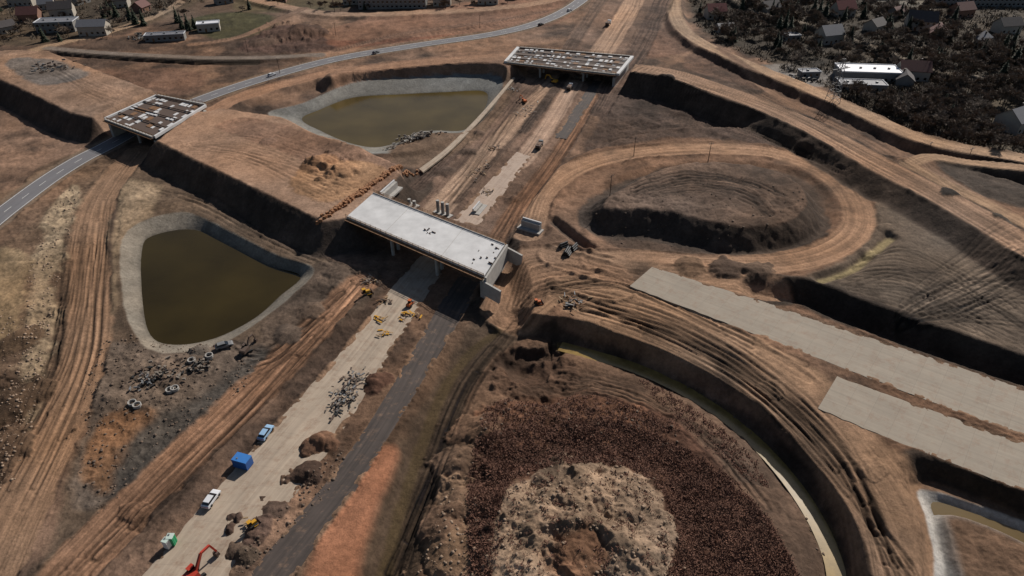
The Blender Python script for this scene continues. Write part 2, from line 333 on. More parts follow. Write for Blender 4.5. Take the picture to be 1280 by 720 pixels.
tracks([(0,640),(60,540),(100,440),(120,300)],[(-40,600),(20,500),(60,400),(90,260)],12,h=0,seed=20,dark=.3)
tracks([(420,45),(520,35),(620,22),(700,0)],[(440,65),(540,50),(630,34),(710,12)],12,h=1,seed=21,dark=.3)
tracks([(180,235),(260,250),(330,290),(420,335)],[(190,240),(250,262),(330,305),(400,330)],8,h=0,seed=22,dark=.3)
HC=(110,84,68)
for (u,v,r_,h_,c_) in [(392,556,2.8,2.0,HC),(404,550,3,1.6,HC),(413,557,2,1.1,HC),(472,476,2.8,1.5,(92,68,56)),(466,484,2,1,(92,68,56)),(345,640,2.2,1.0,(84,68,58)),(385,590,2.4,1.5,(80,64,55)),(392,598,2,1.2,(80,64,55)),(300,690,2.6,1.3,(90,74,62)),(308,698,2.2,1.1,(84,70,58)),
    (322,665,2.4,1.3,(88,70,60)),(328,655,2,1.,(88,70,60)),(316,676,2,1,(84,66,56)),(250,440,3,1.5,(86,78,70)),(410,225,5,2.5,(142,106,79)),(430,235,5,2,(144,109,81)),(395,232,4,1.8,(138,104,78)),(340,200,3,.9,(122,96,80)),(440,215,6,2,(124,96,78)),(1100,300,3,1.0,None),(860,345,5,1.3,(118,94,75)),(905,350,6,1.6,(84,68,57)),(940,352,5,1.6,(88,72,60)),(640,250,3,1,None),(1080,330,3,1,None),(600,540,6,2,(116,92,75)),(575,585,6,2.4,(126,103,86)),(590,640,6,2.6,(132,108,90)),(570,690,6,2.4,(132,108,88)),(555,660,5,2,(124,100,83)),(610,560,5,2,(116,92,75)),
    (140,500,4,1.5,None),(170,640,3,1,None),(30,420,5,2,(108,87,68)),(15,500,6,2.2,(92,73,57)),(10,560,5,2,(100,80,64)),(360,45,14,4,(80,62,53)),(330,55,10,3,(84,67,57)),(385,40,12,4,(78,61,52)),(470,300,2,.8,None),(660,460,6,-3,(72,55,44)),(645,448,5,-2,(68,53,43)),(1180,268,3,1,(62,54,48)),(1243,298,3.5,1.2,(64,56,48)),(830,120,5,1.5,(72,60,52)),(1000,200,4,1,None),(800,290,3,1,None),(690,365,2.5,.7,None),(960,500,3,.5,None),(1085,600,3,.5,None),(390,390,4,1.4,(96,79,66)),(360,420,4,1.2,(84,71,61)),(420,345,4,1.4,(78,65,55)),(560,215,3,1.2,(96,78,66)),(600,168,3,1.2,(90,73,61)),(585,190,3,1,(90,73,61))]:
    heap(u,v,r_,h_,c_)
# relief
lump=fbm(X,Y,5.5,5,5)
Z+=R*((rdg*.5+rdg2*.26)*(.65+n_med*.8)+(lump-.5)*1.1+n_tny*.16)
heavy=sst(1.1,2.0,R); Z+=heavy*(rdg*.8+(fbm(X,Y,12,3,2)-.5)*2.5)
C*=(1+np.clip(R,0,1)*(.28*rdg2+.28*n_tny))[...,None]
# damp / gravelly blotches and warm-cool drift of the soil
patch=sst(.46,.62,fbm(X,Y,24,6,4)); patch2=sst(.52,.66,fbm(X,Y,9,5,0))
k=np.clip(R*1.6+.15,0,1)*(1-.6*heavy); C*=(1-k*(.28*patch+.2*patch2))[...,None]; C*=(1+.14*k*sst(.5,.62,fbm(X,Y,17,5,1)))[...,None]
wv=(fbm(X,Y,40,5,2)-.5)*2
C[...,0]*=1+.12*wv; C[...,2]*=1-.14*wv
lum=C.mean(-1,keepdims=True); C=(C*1.03-lum*.03)*1.0
C=np.clip(C,0.008,.75)
def zat(x,y):
    d=CP*y+SP*H; r=np.interp(y,Ys,np.arange(NR)); c=np.interp(x/d,Ss,np.arange(NC))
    r0=min(int(r),NR-2); c0=min(int(c),NC-2); fr=r-r0; fc=c-c0
    return float((Z[r0,c0]*(1-fc)+Z[r0,c0+1]*fc)*(1-fr)+(Z[r0+1,c0]*(1-fc)+Z[r0+1,c0+1]*fc)*fr)
def place(u,v):
    h=0
    for _ in range(6): x,y=G(u,v,h); h=zat(x,y)
    return x,y,h
print('numpy terrain',time.time()-T0,NR,NC)
# ================================================================== MATERIALS
def nodes(m):
    m.use_nodes=True; nt=m.node_tree; return nt,nt.nodes,nt.links,nt.nodes['Principled BSDF']
MATS={}
def mk(name,c,rough=.8,var=.2,scale=1.5,bump=.3,metal=0,bd=.03):
    if name in MATS: return MATS[name]
    m=bpy.data.materials.new(name); nt,n,l,b=nodes(m)
    col=lin(c); tc=n.new('ShaderNodeNewGeometry')
    no=n.new('ShaderNodeTexNoise'); no.inputs['Scale'].default_value=scale; no.inputs['Detail'].default_value=6; no.inputs['Roughness'].default_value=.65
    l.new(tc.outputs['Position'],no.inputs['Vector'])
    cr=n.new('ShaderNodeValToRGB'); cr.color_ramp.elements[0].position=.3; cr.color_ramp.elements[1].position=.7
    cr.color_ramp.elements[0].color=(*np.clip(col*(1-var),0,1),1); cr.color_ramp.elements[1].color=(*np.clip(col*(1+var),0,1),1)
    l.new(no.outputs['Fac'],cr.inputs[0]); l.new(cr.outputs[0],b.inputs['Base Color'])
    b.inputs['Roughness'].default_value=rough; b.inputs['Metallic'].default_value=metal
    if bump>0:
        bm=n.new('ShaderNodeBump'); bm.inputs['Strength'].default_value=bump; bm.inputs['Distance'].default_value=bd
        l.new(no.outputs['Fac'],bm.inputs['Height']); l.new(bm.outputs[0],b.inputs['Normal'])
    MATS[name]=m; return m
def soil():
    m=bpy.data.materials.new('soil'); nt,n,l,b=nodes(m)
    at=n.new('ShaderNodeAttribute'); at.attribute_name='Col'
    g=n.new('ShaderNodeNewGeometry')
    n1=n.new('ShaderNodeTexNoise'); n1.inputs['Scale'].default_value=1.1; n1.inputs['Detail'].default_value=8; n1.inputs['Roughness'].default_value=.75
    n2=n.new('ShaderNodeTexNoise'); n2.inputs['Scale'].default_value=.18; n2.inputs['Detail'].default_value=7; n2.inputs['Roughness'].default_value=.65
    for q in (n1,n2): l.new(g.outputs['Position'],q.inputs['Vector'])
    def mr(src,a,b_):
        q=n.new('ShaderNodeMapRange'); q.inputs[1].default_value=.3; q.inputs[2].default_value=.7; q.inputs[3].default_value=a; q.inputs[4].default_value=b_; l.new(src,q.inputs[0]); return q.outputs[0]
    a=mr(n1.outputs['Fac'],.66,1.34); c=mr(n2.outputs['Fac'],.76,1.24)
    mu=n.new('ShaderNodeMath'); mu.operation='MULTIPLY'; l.new(a,mu.inputs[0]); l.new(c,mu.inputs[1])
    vm=n.new('ShaderNodeVectorMath'); vm.operation='SCALE'; l.new(at.outputs['Color'],vm.inputs[0]); l.new(mu.outputs[0],vm.inputs['Scale'])
    l.new(vm.outputs[0],b.inputs['Base Color']); b.inputs['Roughness'].default_value=.95; b.inputs['Specular IOR Level'].default_value=.15
    bm=n.new('ShaderNodeBump'); bm.inputs['Strength'].default_value=.75; bm.inputs['Distance'].default_value=.35
    l.new(n1.outputs['Fac'],bm.inputs['Height']); l.new(bm.outputs[0],b.inputs['Normal'])
    return m
def mesh_grid():
    me=bpy.data.meshes.new('ground'); nv=NR*NC
    me.vertices.add(nv); co=np.stack([X,Y,Z],-1).astype(np.float32).reshape(-1); me.vertices.foreach_set('co',co)
    idx=np.arange(nv,dtype=np.int32).reshape(NR,NC)
    q=np.stack([idx[:-1,:-1],idx[:-1,1:],idx[1:,1:],idx[1:,:-1]],-1).reshape(-1)
    nf=(NR-1)*(NC-1); me.loops.add(nf*4); me.loops.foreach_set('vertex_index',q)
    me.polygons.add(nf); me.polygons.foreach_set('loop_start',np.arange(0,nf*4,4,dtype=np.int32))
    me.update(calc_edges=True)
    me.polygons.foreach_set('use_smooth',np.ones(nf,bool))
    a=me.color_attributes.new('Col','FLOAT_COLOR','POINT')
    cc=np.ones((nv,4),np.float32); cc[:,:3]=C.reshape(-1,3); a.data.foreach_set('color',cc.reshape(-1))
    ob=bpy.data.objects.new('ground',me); bpy.context.collection.objects.link(ob); me.materials.append(soil()); return ob
mesh_grid()
print('mesh',time.time()-T0)
def paved(name,c,streak=.25,joint=None,patch=.15,rough=.85,dust=.85,lo=.5):
    m=bpy.data.materials.new(name); nt,n,l,b=nodes(m); col=lin(c)
    uv=n.new('ShaderNodeUVMap'); uv.uv_map='UVMap'
    mp=n.new('ShaderNodeMapping'); mp.inputs['Scale'].default_value=(1.3,.035,1); l.new(uv.outputs[0],mp.inputs[0])
    n1=n.new('ShaderNodeTexNoise'); n1.inputs['Scale'].default_value=1; n1.inputs['Detail'].default_value=5; l.new(mp.outputs[0],n1.inputs['Vector'])
    n2=n.new('ShaderNodeTexNoise'); n2.inputs['Scale'].default_value=.12; n2.inputs['Detail'].default_value=8; n2.inputs['Roughness'].default_value=.7; l.new(uv.outputs[0],n2.inputs['Vector'])
    def mr(src,a,b_,lo=.3,hi=.7):
        q=n.new('ShaderNodeMapRange'); q.inputs[1].default_value=lo; q.inputs[2].default_value=hi; q.inputs[3].default_value=a; q.inputs[4].default_value=b_; l.new(src,q.inputs[0]); return q.outputs[0]
    a=mr(n1.outputs['Fac'],1-streak,1+streak); p=mr(n2.outputs['Fac'],1-patch,1+patch)
    mu=n.new('ShaderNodeMath'); mu.operation='MULTIPLY'; l.new(a,mu.inputs[0]); l.new(p,mu.inputs[1]); out=mu.outputs[0]
    if joint:
        br=n.new('ShaderNodeTexBrick'); br.offset=0; br.inputs['Scale'].default_value=1; br.inputs['Mortar Size'].default_value=.045
        br.inputs['Brick Width'].default_value=joint[0]; br.inputs['Row Height'].default_value=joint[1]
        br.inputs['Color1'].default_value=(1,1,1,1); br.inputs['Color2'].default_value=(.95,.95,.95,1); br.inputs['Mortar'].default_value=(.8,.8,.8,1)
        l.new(uv.outputs[0],br.inputs['Vector']); m2=n.new('ShaderNodeMath'); m2.operation='MULTIPLY'; l.new(out,m2.inputs[0]); l.new(br.outputs['Color'],m2.inputs[1]); out=m2.outputs[0]
    rgb=n.new('ShaderNodeRGB'); rgb.outputs[0].default_value=(*col,1)
    n3=n.new('ShaderNodeTexNoise'); n3.inputs['Scale'].default_value=.3; n3.inputs['Detail'].default_value=9; n3.inputs['Roughness'].default_value=.75; l.new(uv.outputs[0],n3.inputs['Vector'])
    mx=n.new('ShaderNodeMixRGB'); mx.inputs[2].default_value=(*lin((128,102,82)),1); l.new(rgb.outputs[0],mx.inputs[1]); l.new(mr(n3.outputs['Fac'],0,dust,lo,lo+.2),mx.inputs[0])
    vm=n.new('ShaderNodeVectorMath'); vm.operation='SCALE'; l.new(mx.outputs[0],vm.inputs[0]); l.new(out,vm.inputs['Scale'])
    l.new(vm.outputs[0],b.inputs['Base Color']); b.inputs['Roughness'].default_value=rough
    return m
def strip(name,Lp,Rp,h,mat,up=.12,n=40,k=10,smooth=True):
    A=W(Lp,h); B=W(Rp,h)
    if smooth: A=spline(A,False,8); B=spline(B,False,8)
    def rs(P):
        d=np.r_[0,np.cumsum(np.hypot(*(P[1:,:2]-P[:-1,:2]).T))]; tt=np.linspace(0,d[-1],n)
        return np.stack([np.interp(tt,d,P[:,i]) for i in range(3)],-1),tt
    A,ta=rs(A); B,tb=rs(B); V=[];Fc=[];UV=[]
    for i in range(n):
        wd=np.hypot(*(B[i]-A[i])[:2])
        ea,eb=(random.uniform(-.015,.015) for _ in range(2))
        for j in range(k+1):
            f=j/k; f=f if 0<j<k else f+(ea if j==0 else eb); p=A[i]*(1-f)+B[i]*f; V.append((p[0],p[1],p[2]+up)); UV.append((f*wd,(ta[i]+tb[i])/2))
    for i in range(n-1):
        for j in range(k):
            a=i*(k+1)+j; Fc.append((a,a+1,a+k+2,a+k+1))
    top=len(V)
    ring=[i*(k+1) for i in range(n)]+[(n-1)*(k+1)+j for j in range(1,k+1)]+[i*(k+1)+k for i in range(n-2,-1,-1)]+[j for j in range(k-1,0,-1)]
    for r_ in ring: v=V[r_]; V.append((v[0],v[1],v[2]-.6)); UV.append(UV[r_])
    m_=len(ring)
    for i in range(m_): Fc.append((ring[i],top+i,top+(i+1)%m_,ring[(i+1)%m_]))
    me=bpy.data.meshes.new(name); me.from_pydata(V,[],Fc); uvl=me.uv_layers.new(name='UVMap')
    vi=np.zeros(len(me.loops),np.int32); me.loops.foreach_get('vertex_index',vi); uvl.data.foreach_set('uv',np.array(UV,np.float32)[vi].reshape(-1))
    me.materials.append(mat); me.update(); ob=bpy.data.objects.new(name,me); bpy.context.collection.objects.link(ob); return ob
m_conc=paved('dusty_concrete_paving',(160,144,126),.16,(4.2,5),.16)
m_conc2=paved('grey_concrete_paving',(142,131,116),.09,(4.0,5),.10,dust=.7)
m_conc3=paved('sandy_concrete_paving',(166,146,130),.12,(4.2,5),.12)
m_asph=paved('new_asphalt',(66,57,52),.35,None,.3,dust=.8,lo=.53)
m_road=paved('worn_asphalt',(104,102,104),.1,None,.1,dust=.4,lo=.55)
strip('concrete_pavement',mwL,mwR,0,m_conc,n=80)
strip('asphalt_pavement',asL,asR,0,m_asph,n=80)
strip('concrete_pavement',cAL,cAR,4,m_conc2,n=60,smooth=False)
strip('concrete_pavement',cBL,cBR,4,m_conc2,n=50,smooth=False)
strip('concrete_pavement',nsL,nsR,0,m_conc3)
strip('asphalt_pavement',naL,naR,0,m_asph)
strip('drainage_channel',[(641,97),(604,140),(560,184),(524,212)],[(644,98),(608,142),(565,187),(529,216)],1.0,m_conc,up=.35,n=30,k=3)
def offset(P,d):
    T=np.gradient(P[:,:2],axis=0); T/=np.hypot(T[:,0],T[:,1])[:,None]
    Q=P.copy(); Q[:,0]+=-T[:,1]*d; Q[:,1]+=T[:,0]*d; return Q
def ribbonP(name,A,B,mat,up):
    n=len(A); V=[(*a[:2],a[2]+up) for a in A]+[(*b[:2],b[2]+up) for b in B]
    Fc=[(i,i+1,n+i+1,n+i) for i in range(n-1)]
    s=np.r_[0,np.cumsum(np.hypot(*(A[1:,:2]-A[:-1,:2]).T))]; wd=np.hypot(*(A[0]-B[0])[:2])
    UV=[(0,q) for q in s]+[(wd,q) for q in s]
    return V,[tuple(reversed(f)) for f in Fc],UV
def addmesh(name,V,Fc,UV,mat):
    me=bpy.data.meshes.new(name); me.from_pydata(V,[],Fc)
    if UV is not None:
        uvl=me.uv_layers.new(name='UVMap'); vi=np.zeros(len(me.loops),np.int32); me.loops.foreach_get('vertex_index',vi); uvl.data.foreach_set('uv',np.array(UV,np.float32)[vi].reshape(-1))
    me.materials.append(mat); me.update(); ob=bpy.data.objects.new(name,me); bpy.context.collection.objects.link(ob); return ob
PA=spline(W(aspx,0),False,10)
V,Fc,UV=ribbonP('r',offset(PA,4.4),offset(PA,-4.4),None,.15); addmesh('asphalt_road',V,Fc,UV,m_road)
mwhite=mk('road_paint',(205,202,195),.6,.15,2,0)
V,Fc,UV=[],[],[]
def addr(A,B,up):
    a,b,c=ribbonP('',A,B,None,up); o=len(V); V.extend(a); Fc.extend([tuple(i+o for i in f) for f in b])
addr(offset(PA,4.1),offset(PA,3.85),.158); addr(offset(PA,-3.85),offset(PA,-4.1),.158)
s=np.r_[0,np.cumsum(np.hypot(*(PA[1:,:2]-PA[:-1,:2]).T))]
q=0
while q<s[-1]-8:
    tt=np.linspace(q,q+4,4); seg=np.stack([np.interp(tt,s,PA[:,i]) for i in range(3)],-1)
    addr(offset(seg,.1),offset(seg,-.1),.158); q+=10
addmesh('road_marking',V,Fc,None,mwhite)
def water(name,P,z,c,rough=.12,grow=1.5):
    cx,cy=P[:,0].mean(),P[:,1].mean(); V=[]
    for p in P:
        dx,dy=p[0]-cx,p[1]-cy; L=math.hypot(dx,dy); V.append((p[0]+dx/L*grow,p[1]+dy/L*grow,z))
    V.append((cx,cy,z)); n=len(P)
    area=sum(P[i][0]*P[(i+1)%n][1]-P[(i+1)%n][0]*P[i][1] for i in range(n))
    Fc=[(i,(i+1)%n,n) if area>0 else ((i+1)%n,i,n) for i in range(n)]
    m=bpy.data.materials.new(name+'_surface'); nt,nn,l,b=nodes(m)
    g=nn.new('ShaderNodeNewGeometry'); no=nn.new('ShaderNodeTexNoise'); no.inputs['Scale'].default_value=.05; no.inputs['Detail'].default_value=5; l.new(g.outputs['Position'],no.inputs['Vector'])
    cr=nn.new('ShaderNodeValToRGB'); cc=lin(c); cr.color_ramp.elements[0].position=.3; cr.color_ramp.elements[1].position=.7; cr.color_ramp.elements[0].color=(*cc*.75,1); cr.color_ramp.elements[1].color=(*cc*1.25,1)
    l.new(no.outputs['Fac'],cr.inputs[0]); l.new(cr.outputs[0],b.inputs['Base Color']); b.inputs['Roughness'].default_value=rough; b.inputs['IOR'].default_value=1.33; b.inputs['Specular IOR Level'].default_value=.4
    n2=nn.new('ShaderNodeTexNoise'); n2.inputs['Scale'].default_value=1.5; n2.inputs['Detail'].default_value=3; l.new(g.outputs['Position'],n2.inputs['Vector'])
    bm=nn.new('ShaderNodeBump'); bm.inputs['Strength'].default_value=.12; bm.inputs['Distance'].default_value=.05; l.new(n2.outputs['Fac'],bm.inputs['Height']); l.new(bm.outputs[0],b.inputs['Normal'])
    addmesh(name,V,Fc,None,m)
water('pond_water',pw1,-2.5,(80,68,40)); water('pond_water',pw2,-2.5,(50,41,17))
water('pond_water',pw3,-.68,(96,80,52),grow=0)
dw=spline(W([(700,434),(790,460),(870,498),(940,550),(1000,620),(1040,698),(1050,780)],-1.8),False,8)
V,Fc,UV=ribbonP('',offset(dw,1.9),offset(dw,-1.9),None,.38)
mdw=mk('ditch_water_surface',(134,110,62),.2,.35,.3,.1); addmesh('ditch_water',V,Fc,None,mdw)
print('roads',time.time()-T0)
# ================================================================== OBJECT BUILDER
class MB:
    def __init__(s): s.p={}
    def g(s,part,mat):
        if part not in s.p: s.p[part]=([],[],mat)
        return s.p[part]
    def add(s,part,mat,V,Fc):
        v,f,_=s.g(part,mat); o=len(v); v.extend([tuple(map(float,a)) for a in V]); f.extend([tuple(i+o for i in q) for q in Fc])
    def box(s,part,mat,c,size,rz=0,top=(1,1),shift=(0,0)):
        x,y,z=[a/2 for a in size]; V=[]
        for dz,k,sh in ((-z,(1,1),(0,0)),(z,top,shift)):
            for dx,dy in ((-x,-y),(x,-y),(x,y),(-x,y)):
                a,b=dx*k[0]+sh[0],dy*k[1]+sh[1]; V.append((c[0]+a*math.cos(rz)-b*math.sin(rz),c[1]+a*math.sin(rz)+b*math.cos(rz),c[2]+dz))
        s.add(part,mat,V,[(3,2,1,0),(4,5,6,7),(0,1,5,4),(1,2,6,5),(2,3,7,6),(3,0,4,7)])
    def cyl(s,part,mat,p0,p1,r0,r1=None,n=8):
        r1=r0 if r1 is None else r1; p0=Vector(p0); p1=Vector(p1); d=(p1-p0).normalized()
        a=d.orthogonal().normalized(); b=d.cross(a); V=[]
        for p,r in ((p0,r0),(p1,r1)):
            for i in range(n):
                t=2*math.pi*i/n; V.append(p+a*r*math.cos(t)+b*r*math.sin(t))
        s.add(part,mat,V,[(i,(i+1)%n,n+(i+1)%n,n+i) for i in range(n)]+[tuple(range(n-1,-1,-1)),tuple(range(n,2*n))])
    def prism(s,part,mat,pts,z0,z1):
        n=len(pts); A=sum(pts[i][0]*pts[(i+1)%n][1]-pts[(i+1)%n][0]*pts[i][1] for i in range(n))
        if A<0: pts=pts[::-1]
        s.add(part,mat,[(p[0],p[1],z0) for p in pts]+[(p[0],p[1],z1) for p in pts],[tuple(range(n-1,-1,-1)),tuple(range(n,2*n))]+[(i,(i+1)%n,n+(i+1)%n,n+i) for i in range(n)])
    def side(s,part,mat,prof,y0,y1,inset=0):
        n=len(prof); V=[(p[0],y0,p[1]) for p in prof]+[(p[0],y1,p[1]) for p in prof]
        s.add(part,mat,V,[tuple(range(n)),tuple(range(2*n-1,n-1,-1))]+[((i+1)%n,i,n+i,n+(i+1)%n) for i in range(n)])
    def beam(s,part,mat,p0,p1,w,h):
        p0=Vector(p0);p1=Vector(p1);d=(p1-p0).normalized(); a=Vector((-d.y,d.x,0)); a=a.normalized() if a.length>1e-4 else Vector((1,0,0)); b=d.cross(a)
        V=[p+a*(w/2*i)+b*(h/2*j) for p in (p0,p1) for i,j in ((-1,-1),(1,-1),(1,1),(-1,1))]
        s.add(part,mat,V,[(3,2,1,0),(4,5,6,7),(0,1,5,4),(1,2,6,5),(2,3,7,6),(3,0,4,7)])
    def build(s,name,loc=(0,0,0),rz=0,sc=1,bevel=0):
        obs=[]
        for pn,(v,f,mat) in s.p.items():
            me=bpy.data.meshes.new(pn); me.from_pydata(v,[],f); me.materials.append(mat); me.update()
            bm=bmesh.new(); bm.from_mesh(me); bmesh.ops.recalc_face_normals(bm,faces=bm.faces)
            bm.to_mesh(me); bm.free()
            ob=bpy.data.objects.new(pn,me); bpy.context.collection.objects.link(ob); obs.append(ob)
            if bevel:
                q=ob.modifiers.new('b','BEVEL'); q.width=bevel; q.segments=2; q.limit_method='ANGLE'
        if len(obs)==1: e=obs[0]; e.name=name; e.data.name=name
        else:
            e=bpy.data.objects.new(name,None); bpy.context.collection.objects.link(e)
            for o in obs: o.parent=e
        e.location=loc; e.rotation_euler=(0,0,rz); e.scale=(sc,)*3; return e
def heading(u0,v0,u1,v1,h=0):
    a=G(u0,v0,h); b=G(u1,v1,h); return math.atan2(b[1]-a[1],b[0]-a[0])
c_conc=mk('cast_concrete',(158,154,148),.85,.16,.6,.3); c_deck=mk('deck_concrete',(188,187,186),.8,.16,.18,.2)
c_form=mk('formwork_timber',(118,86,58),.8,.3,2); c_steel=mk('rusty_steel',(80,64,54),.7,.25,3); c_dark=mk('dark_rubber',(28,27,26),.8,.2,3)
c_yel=mk('yellow_paint',(190,140,36),.5,.15,2,.05); c_wht=mk('white_paint',(205,206,208),.35,.04,1,0); c_glass=mk('dark_glass',(20,25,30),.1,.1,1,0)
c_blue=mk('blue_paint',(34,84,150),.45,.08,1,0); c_grn=mk('green_paint',(30,138,92),.45,.08,1,0); c_red=mk('red_paint',(165,52,34),.5,.1,1,0)
c_org=mk('orange_paint',(180,92,40),.5,.1,1,0); c_grey=mk('grey_metal',(112,112,112),.5,.2,2); c_wood=mk('pale_timber',(150,126,96),.8,.25,3)
c_rub=mk('dusty_rubble',(122,112,101),.9,.3,1,.4)
c_pipe=mk('black_pipe',(22,22,24),.5,.2,2,0); c_rope=mk('geotextile_bag',(142,100,68),.9,.35,1,.5)
# ---------------------------------------------------------------- bridges
def bridge(name,cpx,h,th,open_deck=False,piers=(.33,.66),ncol=5,rail=True,abut=True,girder=True,seed=1):
    rr=random.Random(seed); A,B,Cc,D=[Vector((*G(u,v,h),0)) for u,v in cpx]
    b=MB(); P=lambda f,g,z:(A*(1-f)*(1-g)+D*f*(1-g)+B*(1-f)*g+Cc*f*g)+Vector((0,0,z))
    def quadprism(part,mat,f0,f1,g0,g1,z0,z1):
        pts=[P(f0,g0,0),P(f1,g0,0),P(f1,g1,0),P(f0,g1,0)]; b.prism(part,mat,[(p.x,p.y) for p in pts],z0,z1)
    L=(D-A).length
    if not open_deck:
        quadprism('deck_slab',c_deck,0,1,0,1,h-.45,h)
        for g in (0.0,.975): quadprism('edge_beam',c_conc,.0,1,g+.003,g+.022,h+.003,h+.28)
        for f in (.3,.71): quadprism('casting_joint',c_conc,f,f+.002,.03,.97,h+.004,h+.03)
        for _ in range(22):
            f,g=(rr.gauss(.53,.02),rr.gauss(.52,.04)) if rr.random()<.5 else (rr.gauss(.93,.03),rr.uniform(.1,.85))
            s_=rr.uniform(.1,.4)/L; quadprism('deck_clutter',c_steel,f,f+s_*rr.uniform(1,4),g,g+rr.uniform(.005,.02),h+.004,h+rr.uniform(.1,.5))
    else:
        quadprism('deck_slab',c_steel,0,1,0,1,h-.9,h-.5)
        k=int(L/2.6)
        for i in range(k):
            f=i/k
            for j in range(7):
                g=j/7+.01
                if rr.random()<.55: quadprism('formwork_panel',c_deck,f+.004+rr.random()*.01,f+1/k*rr.uniform(.5,.97),g,g+rr.uniform(.05,.13),h-.497,h-.4+rr.random()*.35)
                elif rr.random()<.3: quadprism('timber_deck',c_form,f,f+.9/k,g,g+.1,h-.497,h-.3)
        for j in range(5):
            b.beam('reinforcement_beam',c_steel,P(0,.01+j*.24,h+.0),P(1,.01+j*.24,h+.0),.3,.4)
        quadprism('edge_beam',c_conc,0,1,-.03,-.002,h-.9,h+.1); quadprism('edge_beam',c_conc,0,1,1.002,1.03,h-.9,h+.1)
        quadprism('end_beam',c_deck,-.03,-.002,0,1,h-.9,h+.2); quadprism('end_beam',c_deck,1.002,1.03,0,1,h-.9,h+.2)
    if girder:
        for j in range(7):
            g=.05+j*.15; b.beam('girder',c_steel,P(.01,g,h-th/2-.5),P(.99,g,h-th/2-.5),.7,th-.5)
    for f in piers:
        for j in range(ncol):
            g=.1+.8*j/(ncol-1); b.cyl('pier_column',c_conc,P(f,g,-2),P(f,g,h-th-.6),.55,n=12)
        b.beam('pier_cap',c_conc,P(f,.03,h-th-.35),P(f,.97,h-th-.35),1.5,.7)
    if abut:
        for f in (0.015,.985):
            b.beam('abutment_wall',c_conc,P(f,.01,h/2-2.6),P(f,.99,h/2-2.6),1.3,h+.6)
    if rail:
        for g,o in ((0,-.02),(1,.02)):
            k=int(L/2.2)
            for i in range(k+1):
                p=P(i/k,g+o,h-.5); b.beam('railing_post',c_form,p,p+Vector((0,0,1.6+rr.random()*.3)),.11,.11)
            for z in (.55,1.05): b.beam('railing_rail',c_form,P(0,g+o,h+z),P(1,g+o,h+z),.1,.1)
            b.beam('formwork_bracket',c_form,P(0,g+o*2.2,h-.6),P(1,g+o*2.2,h-.6),1.1,.15)
            for i in range(k): b.beam('edge_strut',c_form,P((i+.5)/k,g+o*3,h-.6),P((i+.5)/k,g+o*.2,h-th-.4),.12,.12)
    return b.build(name),P
br1,P1=bridge('concrete_overpass_bridge',[(433,271),(467,241),(631,305),(605,345)],8.8,1.7,seed=3)
br2,P2=bridge('overpass_bridge_under_construction',[(132,148),(196,119),(256,131),(192,170)],8.5,1.8,open_deck=True,piers=(.5,),ncol=5,seed=5)
br3,P3=bridge('overpass_bridge_under_construction',[(634,77),(650,59),(788,70),(770,92)],7.2,1.8,open_deck=True,piers=(.3,.7),ncol=4,seed=9)
b=MB(); ax=(P1(1,0,0)-P1(0,0,0)).normalized()
for g in (-.04,1.04):
    p=P1(1.0,g,0); b.beam('wing_wall',c_conc,p+Vector((0,0,5.2)),p+ax*6+Vector((0,0,4.4)),.6,4.6)
b.beam('back_wall',c_conc,P1(1.012,-.02,5.8),P1(1.012,1.02,5.8),.6,5.8)
b.build('bridge_abutment')
def piergroup(u,v,n,dx,hh,r=.7):
    x,y,z=place(u,v); b=MB()
    for i in range(n): b.cyl('columns',c_conc,(i*dx,0,-.5),(i*dx,0,hh),r,n=14)
    b.box('footing',c_conc,((n-1)*dx/2,0,.1),((n-1)*dx+3,2.6,.8)); b.build('concrete_pier',(x,y,z),heading(433,271,605,345))
piergroup(548,266,3,2.2,5.0,.6); piergroup(512,256,2,2.4,2.4,.6)
def wallblock(u,v,L,hh,rz,th=1.4,name='concrete_abutment'):
    x,y,z=place(u,v); b=MB(); b.box('wall',c_conc,(0,0,hh/2-.5),(L,th,hh+1)); b.box('footing',c_conc,(0,-.6,.1),(L+1.5,th+2,.6)); b.box('bearing_shelf',c_deck,(0,.45,hh+.3),(L,.5,.7)); b.build(name,(x,y,z),rz)
xd=heading(433,271,467,241)
wallblock(486,236,10,2.6,xd); wallblock(664,286,7,2.6,heading(433,271,605,345)+.1); wallblock(597,262,6,1.2,xd)
b=MB()
for row in range(9):
    for i in range(22):
        u=398+row*6.5+i*3.4+random.uniform(-2,2); v=278-row*4.2-i*2.4+random.uniform(-2,2)
        x,y=G(u,v,7.5); z=zat(x,y)
        b.box('bags',c_rope,(x,y,z+.3),(1.3,.9,.7+random.random()*.5),random.uniform(0,3),top=(.7,.65))
b.build('sandbag_terrace')
# ---------------------------------------------------------------- vehicles
def car(u,v,rz,paint,van=False):
    x,y,z=place(u,v); b=MB(); hgt=1.5
    b.side('body',paint,[(-2.3,.35),(-2.32,.8),(-2.1,1.0),(-1.9,1.02),(1.0,.98),(1.9,.85),(2.25,.7),(2.3,.35)],-.9,.9)
    b.add('windows',c_glass,[(-2.0,-.82,1.0),(1.1,-.82,.97),(1.1,.82,.97),(-2.0,.82,1.0),(-1.65,-.66,hgt-.04),(.25,-.66,hgt-.04),(.25,.66,hgt-.04),(-1.65,.66,hgt-.04)],[(0,1,5,4),(1,2,6,5),(2,3,7,6),(3,0,4,7),(4,5,6,7)])
    b.box('roof',paint,(-.7,0,hgt),(1.95,1.36,.08),top=(.93,.93))
    for sx in (-1.4,1.4):
        for sy in (-.9,.9): b.cyl('wheels',c_dark,(sx,sy-.1,.33),(sx,sy+.1,.33),.33,n=14)
    b.box('lights',c_red,(-2.33,0,.75),(.04,1.6,.15)); b.build('parked_car' ,(x,y,z+.13),rz,1,.03)
mwdir=heading(245,712,508,362)
